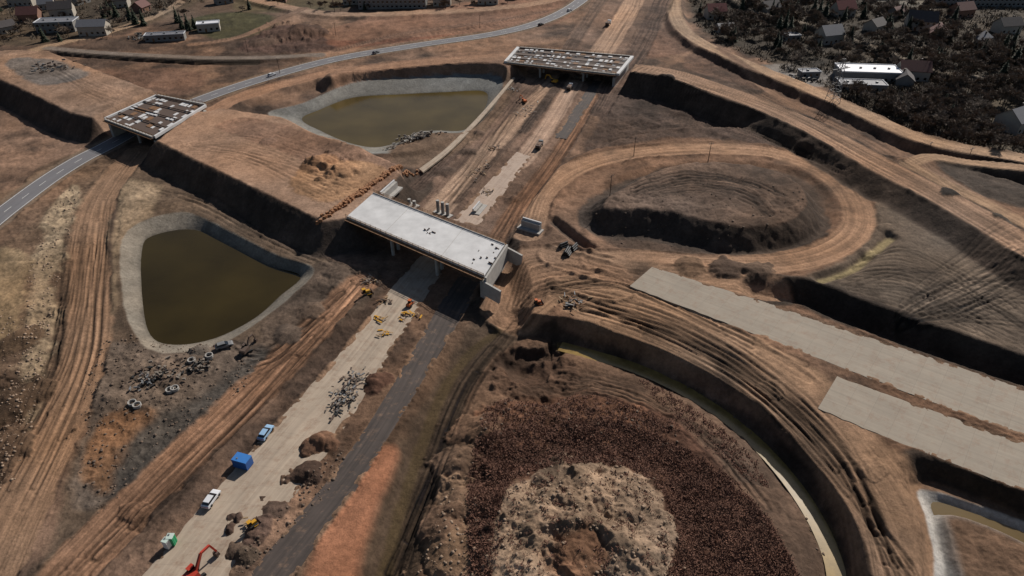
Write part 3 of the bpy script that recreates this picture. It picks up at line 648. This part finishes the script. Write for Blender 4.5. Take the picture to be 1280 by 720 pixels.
car(265,626,heading(258,637,274,614),c_wht); car(333,543,heading(326,553,342,530),mk('pale_blue_paint',(140,172,200),.35,.04,1,0)); car(281,434,.5,c_grey)
for (u,v,cc) in ((712,14,c_wht),(676,32,c_dark),(470,67,c_grey),(340,95,c_wht)):
    car(u,v,heading(u-8,v+3,u+8,v-3),cc)
def cabin(u,v,rz,mat,L,Wd,hh,name):
    x,y,z=place(u,v); b=MB(); b.box('walls',mat,(0,0,hh/2+.15),(L,Wd,hh)); b.box('roof',mk(name+'_roof',(52,112,178) if mat==c_blue else (180,195,186),.5,.05,1,0),(0,0,hh+.2),(L+.12,Wd+.12,.12),top=(.96,.96))
    b.box('door',c_wht,(L/2+.004,0,hh/2+.1),(.05,Wd*.5,hh*.85)); b.box('skids',c_steel,(0,0,.08),(L*.98,Wd*.8,.15)); b.box('vent',c_grey,(L*.2,Wd*.2,hh+.34),(.3,.3,.16))
    for i in range(int(L/.6)): b.box('ribs',mat,(-L/2+.3+i*.6,-Wd/2-.02,hh/2+.15),(.08,.05,hh*.95)); b.box('ribs',mat,(-L/2+.3+i*.6,Wd/2+.02,hh/2+.15),(.08,.05,hh*.95))
    b.build(name,(x,y,z+.12),rz)
cabin(305,582,mwdir+math.pi/2,c_blue,3.6,2.3,2.3,'site_office_container')
cabin(217,680,mwdir+.3,c_grn,1.25,1.25,2.3,'portable_toilet'); cabin(211,684,mwdir,c_wht,1.1,1.1,2.1,'portable_toilet')
def excavator(u,v,rz,mat,swing=.4,sc=1.,reach=1.,name='excavator'):
    x,y,z=place(u,v); b=MB()
    for sy in (-1.2,1.2):
        b.side('tracks',c_dark,[(-2,.25),(-1.7,0),(1.7,0),(2,.25),(2,.7),(1.7,.95),(-1.7,.95),(-2,.7)],sy-.3,sy+.3)
    b.box('undercarriage',c_steel,(0,0,.6),(2.4,2,.5)); c,s_=math.cos(swing),math.sin(swing)
    R2=lambda a,bb,zz:(a*c-bb*s_,a*s_+bb*c,zz)
    b.box('body',mat,R2(-.7,0,1.75),(3.2,2.6,1.3),swing,top=(.95,.92)); b.box('counterweight',mat,R2(-2.3,0,1.7),(.6,2.5,1.1),swing,top=(.7,.9)); b.box('cab',c_glass,R2(.6,.75,2.3),(1.5,1.0,1.6),swing,top=(.85,.9)); b.box('cab_roof',mat,R2(.55,.75,3.15),(1.5,1.0,.12),swing)
    b.beam('boom',mat,R2(.8,-.2,1.9),R2(3.2,-.2,4.6*reach),.45,.6); b.beam('boom',mat,R2(3.2,-.2,4.6*reach),R2(5.4,-.2,4.4*reach),.42,.5); b.beam('stick',mat,R2(5.4,-.2,4.4*reach),R2(6.3,-.2,1.6),.35,.4)
    b.box('bucket',c_steel,R2(6.1,-.2,1.0),(1.0,1.2,1.0),swing,top=(.7,1)); b.beam('hydraulics',c_grey,R2(1.6,-.2,1.8),R2(3.2,-.2,4.1*reach),.15,.15)
    b.build(name,(x,y,z),rz,sc)
def dozer(u,v,rz,mat,sc=1):
    x,y,z=place(u,v); b=MB()
    for sy in (-1,1): b.side('tracks',c_dark,[(-1.6,.2),(-1.3,0),(1.3,0),(1.6,.2),(1.5,.75),(1.1,.95),(-1.2,.95),(-1.5,.75)],sy-.28,sy+.28)
    b.box('body',mat,(.5,0,1.35),(2.2,1.3,1.0),top=(.9,.9)); b.box('cab',c_glass,(-.8,0,2.1),(1.3,1.4,1.4),top=(.85,.85)); b.box('roof',mat,(-.8,0,2.86),(1.4,1.4,.12)); b.box('blade',c_steel,(2.4,0,.65),(.25,3.2,1.1)); b.beam('arms',mat,(0,-1.4,.6),(2.3,-1.4,.5),.15,.25); b.beam('arms',mat,(0,1.4,.6),(2.3,1.4,.5),.15,.25)
    b.build('bulldozer',(x,y,z),rz,sc)
def truck(u,v,rz,mat,bed=c_steel,sc=1):
    x,y,z=place(u,v); b=MB()
    b.box('chassis',c_dark,(0,0,.85),(7.6,1.1,.3)); b.box('cab',mat,(3.1,0,1.95),(1.7,2.4,2.1),top=(.88,.94),shift=(-.08,0)); b.box('windscreen',c_glass,(3.86,0,2.35),(.14,2.1,.8))
    b.box('tipper_bed',bed,(-.8,0,1.9),(5.2,2.4,1.4),top=(1.05,1.05)); b.box('load',mk('load_soil',(110,86,70),.9,.2,2),(-.8,0,2.66),(4.9,2.2,.5),top=(.5,.5))
    for sx in (2.8,-1.4,-2.7):
        for sy in (-1.05,1.05): b.cyl('wheels',c_dark,(sx,sy-.18,.5),(sx,sy+.18,.5),.5,n=12)
    b.build('dump_truck',(x,y,z+.1),rz,sc)
def roller(u,v,rz,mat,sc=1):
    x,y,z=place(u,v); b=MB(); b.cyl('drum',c_grey,(1.6,-1,.75),(1.6,1,.75),.75,n=18); b.box('body',mat,(-.9,0,1.35),(2.4,1.6,1.0),top=(.85,.9)); b.box('cab',c_glass,(-.1,0,2.2),(1.2,1.3,1.2)); b.box('roof',mat,(-.1,0,2.86),(1.5,1.5,.12))
    for sy in (-.95,.95): b.cyl('wheels',c_dark,(-1.2,sy-.22,.7),(-1.2,sy+.22,.7),.7,n=14); b.beam('frame',mat,(.4,sy,.9),(1.9,sy*1.12,.8),.15,.3)
    b.build('road_roller',(x,y,z+.1),rz,sc)
excavator(308,440,.8,c_steel,.5,.7); excavator(243,724,1.0,c_red,.1,.9,1.1); excavator(692,104,2.2,c_yel,.4,.8)
dozer(458,368,.5,c_yel,.75); roller(513,382,mwdir,c_org,.7); dozer(672,380,.3,c_org,.6)
truck(674,185,mwdir,c_grey,sc=.8); truck(760,32,1.2,c_wht,sc=.9); dozer(316,657,.8,c_yel,.6); truck(712,112,mwdir,c_wht,sc=.8); excavator(655,128,1.8,c_org,.4,.6)
# ---------------------------------------------------------------- materials on site
def pile(u,v,n,spread,name,mats,L=(.6,2),thick=(.06,.22),rz=None,stretch=1,hh=.6):
    x,y,z=place(u,v); b=MB(); base=rz or 0
    for i in range(n):
        a=random.gauss(0,spread*stretch*.38); c=random.gauss(0,spread*.3); ang=random.gauss(0,.4) if rz is not None else random.uniform(0,3)
        if random.random()<.3: ang+=1.57
        m=random.choice(mats); s_=random.uniform(*L); w=random.uniform(.12,.5); t_=random.uniform(*thick)
        b.box(m.name+'_pieces',m,(a,c,random.random()*hh+t_/2),(s_,w,t_),ang)
    b.build(name,(x,y,z+.12),base)
pile(440,486,110,5.5,'formwork_pile',[c_grey,c_steel,c_dark,c_rub,c_steel,c_rub],(.4,1.5),rz=mwdir,stretch=1.6,hh=.9); pile(424,510,40,4,'formwork_pile',[c_grey,c_dark,c_steel],(.4,1.4),rz=mwdir,stretch=1.2)
pile(714,378,50,5,'timber_pile',[c_wood,c_grey,c_form,c_dark,c_steel],(.8,2.4),rz=.2,hh=1.0)
pile(200,468,70,8,'rubble_pile',[c_dark,c_rub,c_rub,c_steel],(.5,1.4),(.2,.6)); pile(250,456,50,6,'rubble_pile',[c_rub,c_dark],(.4,1.2),(.2,.5)); pile(182,480,30,5,'rubble_pile',[c_rub,c_grey],(.6,1.3),(.2,.6))
pile(522,173,110,5.5,'rubble_pile',[c_conc,c_rub,c_rub,c_rub],(.7,1.8),(.4,1.0),rz=.5,stretch=2.0,hh=1.2); pile(490,186,20,3.5,'rubble_pile',[c_rub],(.5,1.4),(.2,.6))
pile(508,394,22,3.5,'timber_pile',[c_wood,c_form,c_yel],(.6,1.8)); pile(474,400,12,2.5,'timber_pile',[c_wood,c_yel],(.6,2)); pile(484,378,16,4,'timber_pile',[c_form,c_wood,c_steel],(.6,2)); pile(462,350,34,5,'timber_pile',[c_wood,c_form,c_steel,c_rub],(.6,2))
pile(618,186,16,3,'formwork_pile',[c_form,c_steel]); pile(700,88,14,3,'formwork_pile',[c_wood,c_yel,c_steel]); pile(640,112,24,5,'formwork_pile',[c_rub,c_grey]); pile(312,656,8,1.6,'timber_pile',[c_wood],(.8,1.6)); pile(480,418,10,2,'timber_pile',[c_yel,c_wood],(.8,2)); pile(180,47,60,14,'scrap_heap',[c_rub,c_grey,c_dark],(1,3),(.4,1.2))
pile(60,85,60,14,'scrap_heap',[c_rub,c_grey,c_steel],(.8,2.4),(.2,.8)); pile(600,215,24,6,'formwork_pile',[c_rub,c_wood,c_steel],rz=mwdir,stretch=2); pile(660,140,24,6,'formwork_pile',[c_rub,c_conc,c_steel],rz=mwdir,stretch=2); pile(725,98,20,5,'formwork_pile',[c_rub,c_wood]); pile(610,240,16,4,'timber_pile',[c_wood,c_steel]); pile(1000,100,30,8,'scrap_heap',[c_rub,c_grey,c_dark],(1,3),(.4,1.2))
b=MB()
for (u,v) in ((213,489),(219,487),(240,452),(166,505),(172,508),(262,446)):
    x,y,z=place(u,v); n=16; V=[]
    for rad,h_ in ((1.0,0),(1.0,.8),(.8,.8),(.8,0)): V+= [(x+rad*math.cos(6.2832*i/n),y+rad*math.sin(6.2832*i/n),z+h_) for i in range(n)]
    b.add('rings',c_conc,V,[(k*n+i,k*n+(i+1)%n,(k+1)*n+(i+1)%n,(k+1)*n+i) for k in range(3) for i in range(n)])
b.build('concrete_manhole_rings')
def pipes(u,v,n,L,r,rz):
    x,y,z=place(u,v); b=MB()
    for k in range(3):
        for i in range(n-k): b.cyl('pipes',c_pipe,(-L/2+random.uniform(-.2,.2),(i+k/2)*2.05*r,r+k*1.75*r),(L/2,(i+k/2)*2.05*r,r+k*1.75*r),r,n=10)
    b.build('pipe_stack',(x,y,z),rz)
pipes(713,318,4,3.5,.32,1.2); pipes(706,310,3,3,.32,.6); pipes(720,312,3,3,.32,1.0)
def pole(u,v,hh,name='utility_pole',arms=True):
    x,y,z=place(u,v); b=MB(); b.cyl('mast',c_steel,(0,0,-.5),(0,0,hh),.16,.1,8)
    if arms: b.beam('crossarm',c_steel,(-1,0,hh-.6),(1,0,hh-.6),.12,.12); b.cyl('insulators',c_grey,(-.9,0,hh-.55),(-.9,0,hh-.2),.08); b.cyl('insulators',c_grey,(.9,0,hh-.55),(.9,0,hh-.2),.08)
    b.build(name,(x,y,z),random.random())
for u,v in ((792,195),(762,248),(885,202),(1000,100),(1160,190),(1206,208),(1130,60),(930,60),(600,35),(310,66),(420,45),(350,92)): pole(u,v,8)
def pylon(u,v,hh):
    x,y,z=place(u,v); b=MB(); w0,w1=2.4,.5; q=7
    L=lambda t,i,j:(i*(w0*(1-t)+w1*t),j*(w0*(1-t)+w1*t),hh*t)
    cs=[(-1,-1),(1,-1),(1,1),(-1,1)]
    for i,j in cs: b.beam('legs',c_grey,L(0,i,j),L(1,i,j),.22,.22)
    for k in range(q):
        for a in range(4):
            p,r_=cs[a],cs[(a+1)%4]; b.beam('bracing',c_grey,L(k/q,*p),L((k+1)/q,*r_),.12,.12); b.beam('bracing',c_grey,L((k+1)/q,*p),L((k+1)/q,*r_),.1,.1)
    for zt,w in ((.78,5),(.9,4)): b.beam('crossarm',c_grey,(-w,0,hh*zt),(w,0,hh*zt),.25,.3)
    b.build('lattice_pylon',(x,y,z),.4)
pylon(1040,128,20)
# ---------------------------------------------------------------- buildings
def house(u,v,rz,L,Wd,hh,rh,wall,roof,flat=False,name='house'):
    x,y,z=place(u,v); b=MB()
    b.box('walls',wall,(0,0,hh/2-.5),(L,Wd,hh+1))
    if flat:
        b.box('roof',roof,(0,0,hh+.12),(L+.5,Wd+.5,.24))
        for s_ in (-1,1): b.box('parapet',c_wht,(0,s_*(Wd/2+.1),hh+.42),(L+.5,.2,.36)); b.box('parapet',c_wht,(s_*(L/2+.1),0,hh+.42),(.2,Wd-.05,.36))
        for i in range(int(L/7)): b.box('roof_vent',c_grey,(-L/2+4+i*7,0,hh+.6),(1,1,.7))
    else:
        o=.5; V=[(-L/2-o,-Wd/2-o,hh-.15),(L/2+o,-Wd/2-o,hh-.15),(L/2+o,0,hh+rh),(-L/2-o,0,hh+rh),(-L/2-o,Wd/2+o,hh-.15),(L/2+o,Wd/2+o,hh-.15)]
        V+=[(a,c,d-.2) for a,c,d in V]
        b.add('roof',roof,V,[(0,1,2,3),(3,2,5,4),(7,6,9,8),(8,9,10,11),(0,6,7,1),(4,5,11,10),(0,3,9,6),(3,4,10,9),(1,7,8,2),(2,8,11,5)])
        b.add('gables',wall,[(-L/2,-Wd/2,hh),(-L/2,Wd/2,hh),(-L/2,0,hh+rh-.3),(L/2,-Wd/2,hh),(L/2,Wd/2,hh),(L/2,0,hh+rh-.3)],[(0,2,1),(3,4,5)])
        b.box('chimney',c_steel,(L*.2,Wd*.12,hh+rh*.95),(.7,.7,1.6))
    for st in range(max(1,int(hh/3))):
        k=max(2,int(L/3))
        for i in range(k):
            xx=-L/2+(i+.5)*L/k
            for s_ in (-1,1):
                if i==1 and st==0 and s_==-1: b.box('door',c_form,(xx,-Wd/2-.02,1.05),(1.1,.08,2.1))
                else: b.box('windows',c_glass,(xx,s_*(Wd/2+.02),1.6+st*2.9),(1.3,.08,1.3)); b.box('window_frames',c_wht,(xx,s_*(Wd/2+.015),.9+st*2.9),(1.5,.1,.1))
    b.build(name,(x,y,z),rz)
w1=mk('render_wall',(160,152,140),.9,.08,.5,0); w2=mk('brick_wall',(124,92,76),.9,.15,1,0); w3=mk('grey_wall',(120,118,114),.9,.1,.5,0)
r_red=mk('red_roof_tiles',(112,50,46),.8,.2,1.5); r_gry=mk('grey_roof',(104,104,108),.7,.12,1); r_wht=mk('white_roof',(205,205,208),.6,.08,.3,0); r_drk=mk('dark_roof',(66,60,59),.8,.2,1); r_brn=mk('brown_roof',(94,58,52),.8,.2,1)
house(1082,98,-.1,30,13,5,0,w3,r_wht,True,'warehouse'); house(1075,112,-.1,22,8,3.5,0,w3,r_gry,True,'warehouse'); house(1138,98,-.2,14,10,5.5,4,w1,r_brn); house(1128,106,1.2,10,8,4,3,w3,r_drk)
house(1036,46,.3,13,10,5.5,4.5,w1,r_gry); house(893,22,.1,12,9,5,4,w1,r_red); house(1052,20,.2,13,9,5.5,4.5,w1,r_red); house(1148,36,-.3,16,11,6,5,w1,r_drk); house(1170,50,1.1,12,9,5,4,w2,r_brn); house(1092,38,.6,11,9,4,3.5,w1,r_drk)
house(1266,160,.5,14,11,5.5,4.5,w1,r_gry); house(1256,40,.2,14,9,5,4,w1,r_drk); house(1225,5,.0,70,16,7,0,w3,r_wht,True,'warehouse'); house(1120,-5,0,40,12,6,0,w3,r_gry,True,'warehouse'); house(905,40,.2,10,7,3.5,2,w3,r_gry); house(985,50,.2,12,6,3,0,w3,r_gry,True,'shed'); house(960,18,.4,12,9,5,4,w1,r_drk)
house(1200,20,.3,13,9,5,4,w2,r_brn); house(1010,96,.1,10,5,3,0,w3,r_gry,True,'shed')
house(492,8,.02,46,14,7,0,w3,r_gry,True,'warehouse'); house(553,6,.02,12,8,6,0,w1,r_gry,True,'warehouse'); house(440,4,.2,12,9,5,4,w1,r_brn)
house(75,38,.15,22,11,6,0,w3,r_gry,True,'warehouse'); house(120,42,.1,16,9,5.5,3,w1,r_gry); house(80,20,.3,14,9,5.5,4,w1,r_drk); house(262,38,.3,13,7,4.5,0,w1,r_wht,True,'shed'); house(40,26,.2,12,9,5,4,w2,r_brn); house(150,8,.2,13,9,5,4,w1,r_drk); house(30,6,.1,16,9,5,4,w1,r_gry); house(208,50,.2,22,6,3.5,0,w3,r_gry,True,'shed'); house(610,4,0,14,9,5,4,w1,r_gry)
for i,(u,v) in enumerate([(10,40),(100,4),(178,14),(60,10),(280,4),(350,2),(650,-4),(985,8),(1010,2),(1230,60),(1120,20)]):
    house(u,v,random.uniform(0,1.5),random.uniform(9,14),random.uniform(7,9),random.uniform(3.2,5.5),random.uniform(2.5,4),[w1,w3,w2][i%3],[r_drk,r_gry,r_brn,r_gry][i%4])
print('objects',time.time()-T0)
# ---------------------------------------------------------------- vegetation
def mesh_np(name,V,Fc,mat):
    me=bpy.data.meshes.new(name); me.vertices.add(len(V)); me.vertices.foreach_set('co',np.asarray(V,np.float32).reshape(-1))
    k=Fc.shape[1]; me.loops.add(Fc.size); me.loops.foreach_set('vertex_index',Fc.astype(np.int32).reshape(-1)); me.polygons.add(len(Fc)); me.polygons.foreach_set('loop_start',np.arange(0,Fc.size,k,dtype=np.int32)); me.update(calc_edges=True)
    if mat: me.materials.append(mat)
    return me
def inpoly(px,n,h,seed,thr=.62):
    P=spline(W(px,h),True,4)[:,:2]; r=np.random.default_rng(seed); out=[]
    lo,hi=P.min(0),P.max(0)
    while len(out)<n:
        q=lo+(hi-lo)*r.random((4000,2)); ins=np.zeros(len(q),bool); k=len(P)
        for i in range(k):
            a,b_=P[i],P[(i+1)%k]
            c=((a[1]>q[:,1])!=(b_[1]>q[:,1])); xx=a[0]+(q[:,1]-a[1])*(b_[0]-a[0])/((b_[1]-a[1])+1e-9); ins^=c&(q[:,0]<xx)
        q=q[ins]; dens=N(q[:,0]/7,q[:,1]/7,2)*.7+N(q[:,0]/2.5,q[:,1]/2.5,3)*.3; q=q[dens+r.random(len(q))*.5>thr]; out.extend(q.tolist())
    return np.array(out[:n])
def brush(name,areas,mat,size=(.5,1.3),nb=14,wd=.1,seed=1,thr=.62):
    r=np.random.default_rng(seed); pts=np.concatenate([inpoly(px,n,h,seed+i,thr) for i,(px,n,h) in enumerate(areas)])
    z=np.array([zat(p[0],p[1]) for p in pts]); k=len(pts)
    sc=size[0]+(size[1]-size[0])*r.random(k)**1.5
    az=r.random((k,nb))*6.283; el=r.uniform(.1,1.2,(k,nb)); L=sc[:,None]*r.uniform(.5,1,(k,nb))
    d=np.stack([np.cos(az)*np.cos(el),np.sin(az)*np.cos(el),np.sin(el)],-1)
    b0=np.stack([pts[:,0],pts[:,1],z-.05],-1)[:,None,:]+r.normal(0,.45,(k,nb,3))*sc[:,None,None]*np.array([1,1,.15])
    side=np.stack([-np.sin(az),np.cos(az),0*az],-1)*wd*sc[:,None,None]
    mid=b0+d*L[...,None]*.55; tip=b0+d*L[...,None]+r.normal(0,.1,(k,nb,3))*sc[:,None,None]
    V=np.stack([b0,mid-side,tip,mid+side],2).reshape(-1,3); Fc=np.arange(len(V)).reshape(-1,4)
    ob=bpy.data.objects.new(name,mesh_np(name,V,Fc,mat)); bpy.context.collection.objects.link(ob)
m_br=mk('dry_weed_stems',(104,72,57),.9,.25,.3,0); m_gr=mk('dormant_scrub_twigs',(88,77,63),.9,.35,.1,0)
ar=[(590,570),(640,540),(760,530),(860,565),(935,620),(988,700),(990,760),(832,760),(846,690),(825,620),(770,588),(690,588),(635,610),(615,660)]
brush('dry_shrubs',[(ar,11000,2.2),([(590,580),(640,590),(622,650),(615,700),(615,760),(592,760),(588,680)],1500,2.2),([(620,500),(760,500),(850,540),(700,550),(610,550)],1300,2),([(640,600),(830,600),(835,760),(620,760)],500,5),([(800,470),(900,530),(960,600),(930,600),(850,540)],500,0)],m_br,(.25,.95),16,.12,3,.46)
brush('roadside_scrub',[([(870,0),(880,35),(960,72),(1060,112),(1150,155),(1235,178),(1400,200),(1400,-20),(870,-20)],5200,3),([(1060,95),(1200,105),(1240,170),(1150,155),(1060,120)],2200,3),([(-200,55),(0,52),(95,46),(215,14),(280,-20),(-200,-20)],1300,0)],m_gr,(1.0,3.2),16,.12,5)
bark=mk('tree_bark',(96,84,73),.9,.25,1,0); needle=mk('conifer_needles',(46,54,36),.9,.3,.6,0); twig=mk('bare_twigs',(106,91,77),.9,.3,.3,0)
def bare_tree(seed):
    r=random.Random(seed); b=MB(); hh=r.uniform(9,12)
    def br(p,d,L,rad,dep_):
        q=p+d*L; b.cyl('trunk',bark,p,q,rad,rad*.62,5)
        if dep_==0:
            for _ in range(11):
                dd=(d+Vector((r.gauss(0,.7),r.gauss(0,.7),r.gauss(.1,.5)))).normalized(); s_=dd.orthogonal().normalized()*.10; l_=r.uniform(.8,1.9); st=p.lerp(q,r.random())
                b.add('twigs',twig,[st-s_*.4,st+dd*l_*.5+s_,st+dd*l_,st+dd*l_*.5-s_],[(0,1,2,3)])
            return
        for _ in range(4 if dep_>1 else 5):
            dd=(d*.75+Vector((r.gauss(0,.66),r.gauss(0,.66),r.uniform(0,.35)))).normalized(); br(p.lerp(q,r.uniform(.5,1)),dd,L*r.uniform(.58,.78),rad*.5,dep_-1)
    br(Vector((0,0,-.3)),Vector((r.gauss(0,.04),r.gauss(0,.04),1)).normalized(),hh*.38,.24,3); return b
def conifer(seed):
    r=random.Random(seed); b=MB(); hh=r.uniform(9,12); b.cyl('trunk',bark,(0,0,-.3),(0,0,hh),.22,.03,6)
    z=1.0
    while z<hh-.3:
        R_=(1-z/hh)**.75*3.4*r.uniform(.8,1.15); k=max(5,int(R_*4))
        for i in range(k):
            a=6.283*i/k+r.random(); L=R_*r.uniform(.65,1.1); zz=z+r.uniform(-.2,.2)
            for sgn in (-1,0,1):
                a2=a+sgn*.22; l2=L*(1 if sgn==0 else .8); w=.28+.1*R_; ca,sa=math.cos(a2),math.sin(a2)
                b.add('needles',needle,[(0,0,zz+.2),(ca*l2*.6-sa*w,sa*l2*.6+ca*w,zz-.1*l2-r.random()*.15),(ca*l2,sa*l2,zz-.32*l2),(ca*l2*.6+sa*w,sa*l2*.6-ca*w,zz-.1*l2-r.random()*.15)],[(0,1,2,3)])
        z+=.5
    return b
def proto(b):
    me=bpy.data.meshes.new('tree'); V=[];Fc=[];mi=[]
    for k,(pn,(v,f,mat)) in enumerate(b.p.items()):
        o=len(V); V+=v; Fc+=[tuple(i+o for i in q) for q in f]; mi+=[k]*len(f); me.materials.append(mat)
    me.from_pydata(V,[],Fc); me.polygons.foreach_set('material_index',mi); me.update()
    return me
BT=[proto(bare_tree(i)) for i in range(5)]; CT=[proto(conifer(i+20)) for i in range(4)]
def put(u,v,kind,sc):
    x,y,z=place(u,v); ms=BT if kind=='b' else CT
    ob=bpy.data.objects.new('bare_tree' if kind=='b' else 'conifer_tree',random.choice(ms)); ob.location=(x,y,z); ob.rotation_euler=(0,0,random.random()*6.28); ob.scale=(sc*random.uniform(.85,1.15),sc*random.uniform(.85,1.15),sc); bpy.context.collection.objects.link(ob)
rt=random.Random(4)
def scatter(px,n,kind,sc=(.7,1.2),mix=0.0):
    pts=inpoly(px,n,3,rt.randint(0,999),.5)
    for p in pts:
        z=zat(p[0],p[1]); k='c' if rt.random()<mix else kind; ms=BT if k=='b' else CT; s_=rt.uniform(*sc)
        ob=bpy.data.objects.new('bare_tree' if k=='b' else 'conifer_tree',rt.choice(ms)); ob.location=(p[0],p[1],z); ob.rotation_euler=(0,0,rt.random()*6.28); ob.scale=(s_,s_,s_*.9); bpy.context.collection.objects.link(ob)
scatter([(1060,112),(1110,118),(1200,105),(1240,120),(1240,178),(1160,160)],120,'b',(.6,1.15),.03)
scatter([(1160,50),(1220,45),(1300,60),(1300,125),(1190,110)],130,'b',(.7,1.3),.08)
scatter([(875,10),(1000,5),(1030,35),(1010,75),(950,66),(885,35)],130,'b',(.6,1.1),.1)
scatter([(900,-10),(1000,-10),(1100,0),(1100,20),(960,15)],90,'b',(.7,1.1),.2)
scatter([(1050,50),(1120,45),(1160,75),(1110,80),(1050,75)],45,'b',(.6,1.1),.05)
scatter([(1100,10),(1180,8),(1200,40),(1120,45)],60,'b',(.6,1.1),.1)
for (u,v) in ((972,42),(980,40),(1015,22),(1022,25),(1030,24),(926,18),(1262,64),(1250,72)): put(u,v,'c',1.2)
scatter([(-100,50),(100,48),(240,10),(180,-20),(-100,-20)],90,'b',(.5,1.0),.15)
for (u,v) in ((130,22),(138,20),(146,22),(228,36),(236,38),(244,36),(222,28),(180,32),(170,30)): put(u,v,'c',.9)
scatter([(1235,180),(1300,170),(1330,195),(1260,200)],24,'b',(.6,1.0),.1)
scatter([(330,0),(640,-6),(640,4),(330,10)],30,'b',(.5,.9),.1)
ico=np.array([(0,0,1),(.89,0,.45),(.28,.85,.45),(-.72,.53,.45),(-.72,-.53,.45),(.28,-.85,.45),(.72,.53,-.45),(-.28,.85,-.45),(-.89,0,-.45),(-.28,-.85,-.45),(.72,-.53,-.45),(0,0,-1)])
icf=np.array([(0,1,2),(0,2,3),(0,3,4),(0,4,5),(0,5,1),(1,6,2),(2,7,3),(3,8,4),(4,9,5),(5,10,1),(6,7,2),(7,8,3),(8,9,4),(9,10,5),(10,6,1),(11,7,6),(11,8,7),(11,9,8),(11,10,9),(11,6,10)])
def clods(name,areas,mat,size,seed):
    r=np.random.default_rng(seed); pts=np.concatenate([inpoly(px,n,h,seed+i) for i,(px,n,h) in enumerate(areas)])
    z=np.array([zat(p[0],p[1]) for p in pts]); k=len(pts); s_=size[0]+(size[1]-size[0])*r.random(k)**4
    V=ico[None]*(1+r.normal(0,.18,(k,12,1)))*s_[:,None,None]*np.array([1,1,.7])
    V=V+np.stack([pts[:,0],pts[:,1],z+s_*.1],-1)[:,None]
    Fc=(icf[None]+(np.arange(k)*12)[:,None,None]).reshape(-1,3)
    ob=bpy.data.objects.new(name,mesh_np(name,V.reshape(-1,3),Fc,mat)); bpy.context.collection.objects.link(ob)
clods('soil_clods',[([(70,250),(100,240),(66,380),(60,450),(20,600),(-10,600),(30,420),(38,330)],1000,0),([(-60,400),(30,400),(30,560),(-40,640)],500,0),([(540,740),(545,650),(575,560),(620,590),(700,570),(800,590),(840,660),(840,740)],1200,2)],mk('pale_soil_clod',(138,117,98),.95,.3,.5,.4),(.08,.45),31)
clods('soil_clods',[([(120,430),(290,430),(320,470),(210,560),(110,640)],1200,0),([(600,520),(700,490),(860,560),(640,590)],400,1),([(750,255),(960,220),(1010,260),(960,300),(800,300)],300,7),([(300,700),(420,560),(420,600),(330,700)],250,0),([(740,430),(860,480),(980,590),(1030,700),(1010,620),(900,500)],300,0)],mk('dark_soil_clod',(96,80,67),.95,.3,.5,.4),(.08,.45),41)
print('veg',time.time()-T0)
# ================================================================== LIGHT, SKY, CAMERA
el=math.radians(37); az=math.atan2(.6,.8)
d=Vector((-math.sin(az)*math.cos(el),-math.cos(az)*math.cos(el),-math.sin(el)))
sl=bpy.data.lights.new('sun','SUN'); sl.energy=5.0; sl.angle=math.radians(.5); sl.color=(1,.94,.87)
so=bpy.data.objects.new('sun',sl); so.rotation_euler=d.to_track_quat('-Z','Y').to_euler(); bpy.context.collection.objects.link(so)
w=bpy.data.worlds.new('World'); bpy.context.scene.world=w; w.use_nodes=True; nt=w.node_tree; bg=nt.nodes['Background']
sk=nt.nodes.new('ShaderNodeTexSky'); sk.sky_type='NISHITA'; sk.sun_disc=False; sk.sun_elevation=el; sk.sun_rotation=az; nt.links.new(sk.outputs[0],bg.inputs[0]); bg.inputs[1].default_value=.05
cam=bpy.data.cameras.new('camera'); cam.sensor_width=36; cam.lens=36*F/1280; cam.clip_end=12000; cam.clip_start=1
co=bpy.data.objects.new('camera',cam); co.location=(0,0,H); co.rotation_euler=(math.pi/2-PIT,0,0); bpy.context.collection.objects.link(co)
sc=bpy.context.scene; sc.camera=co; sc.view_settings.view_transform='Standard'; sc.view_settings.look='None'; sc.view_settings.exposure=0
print('done',time.time()-T0)
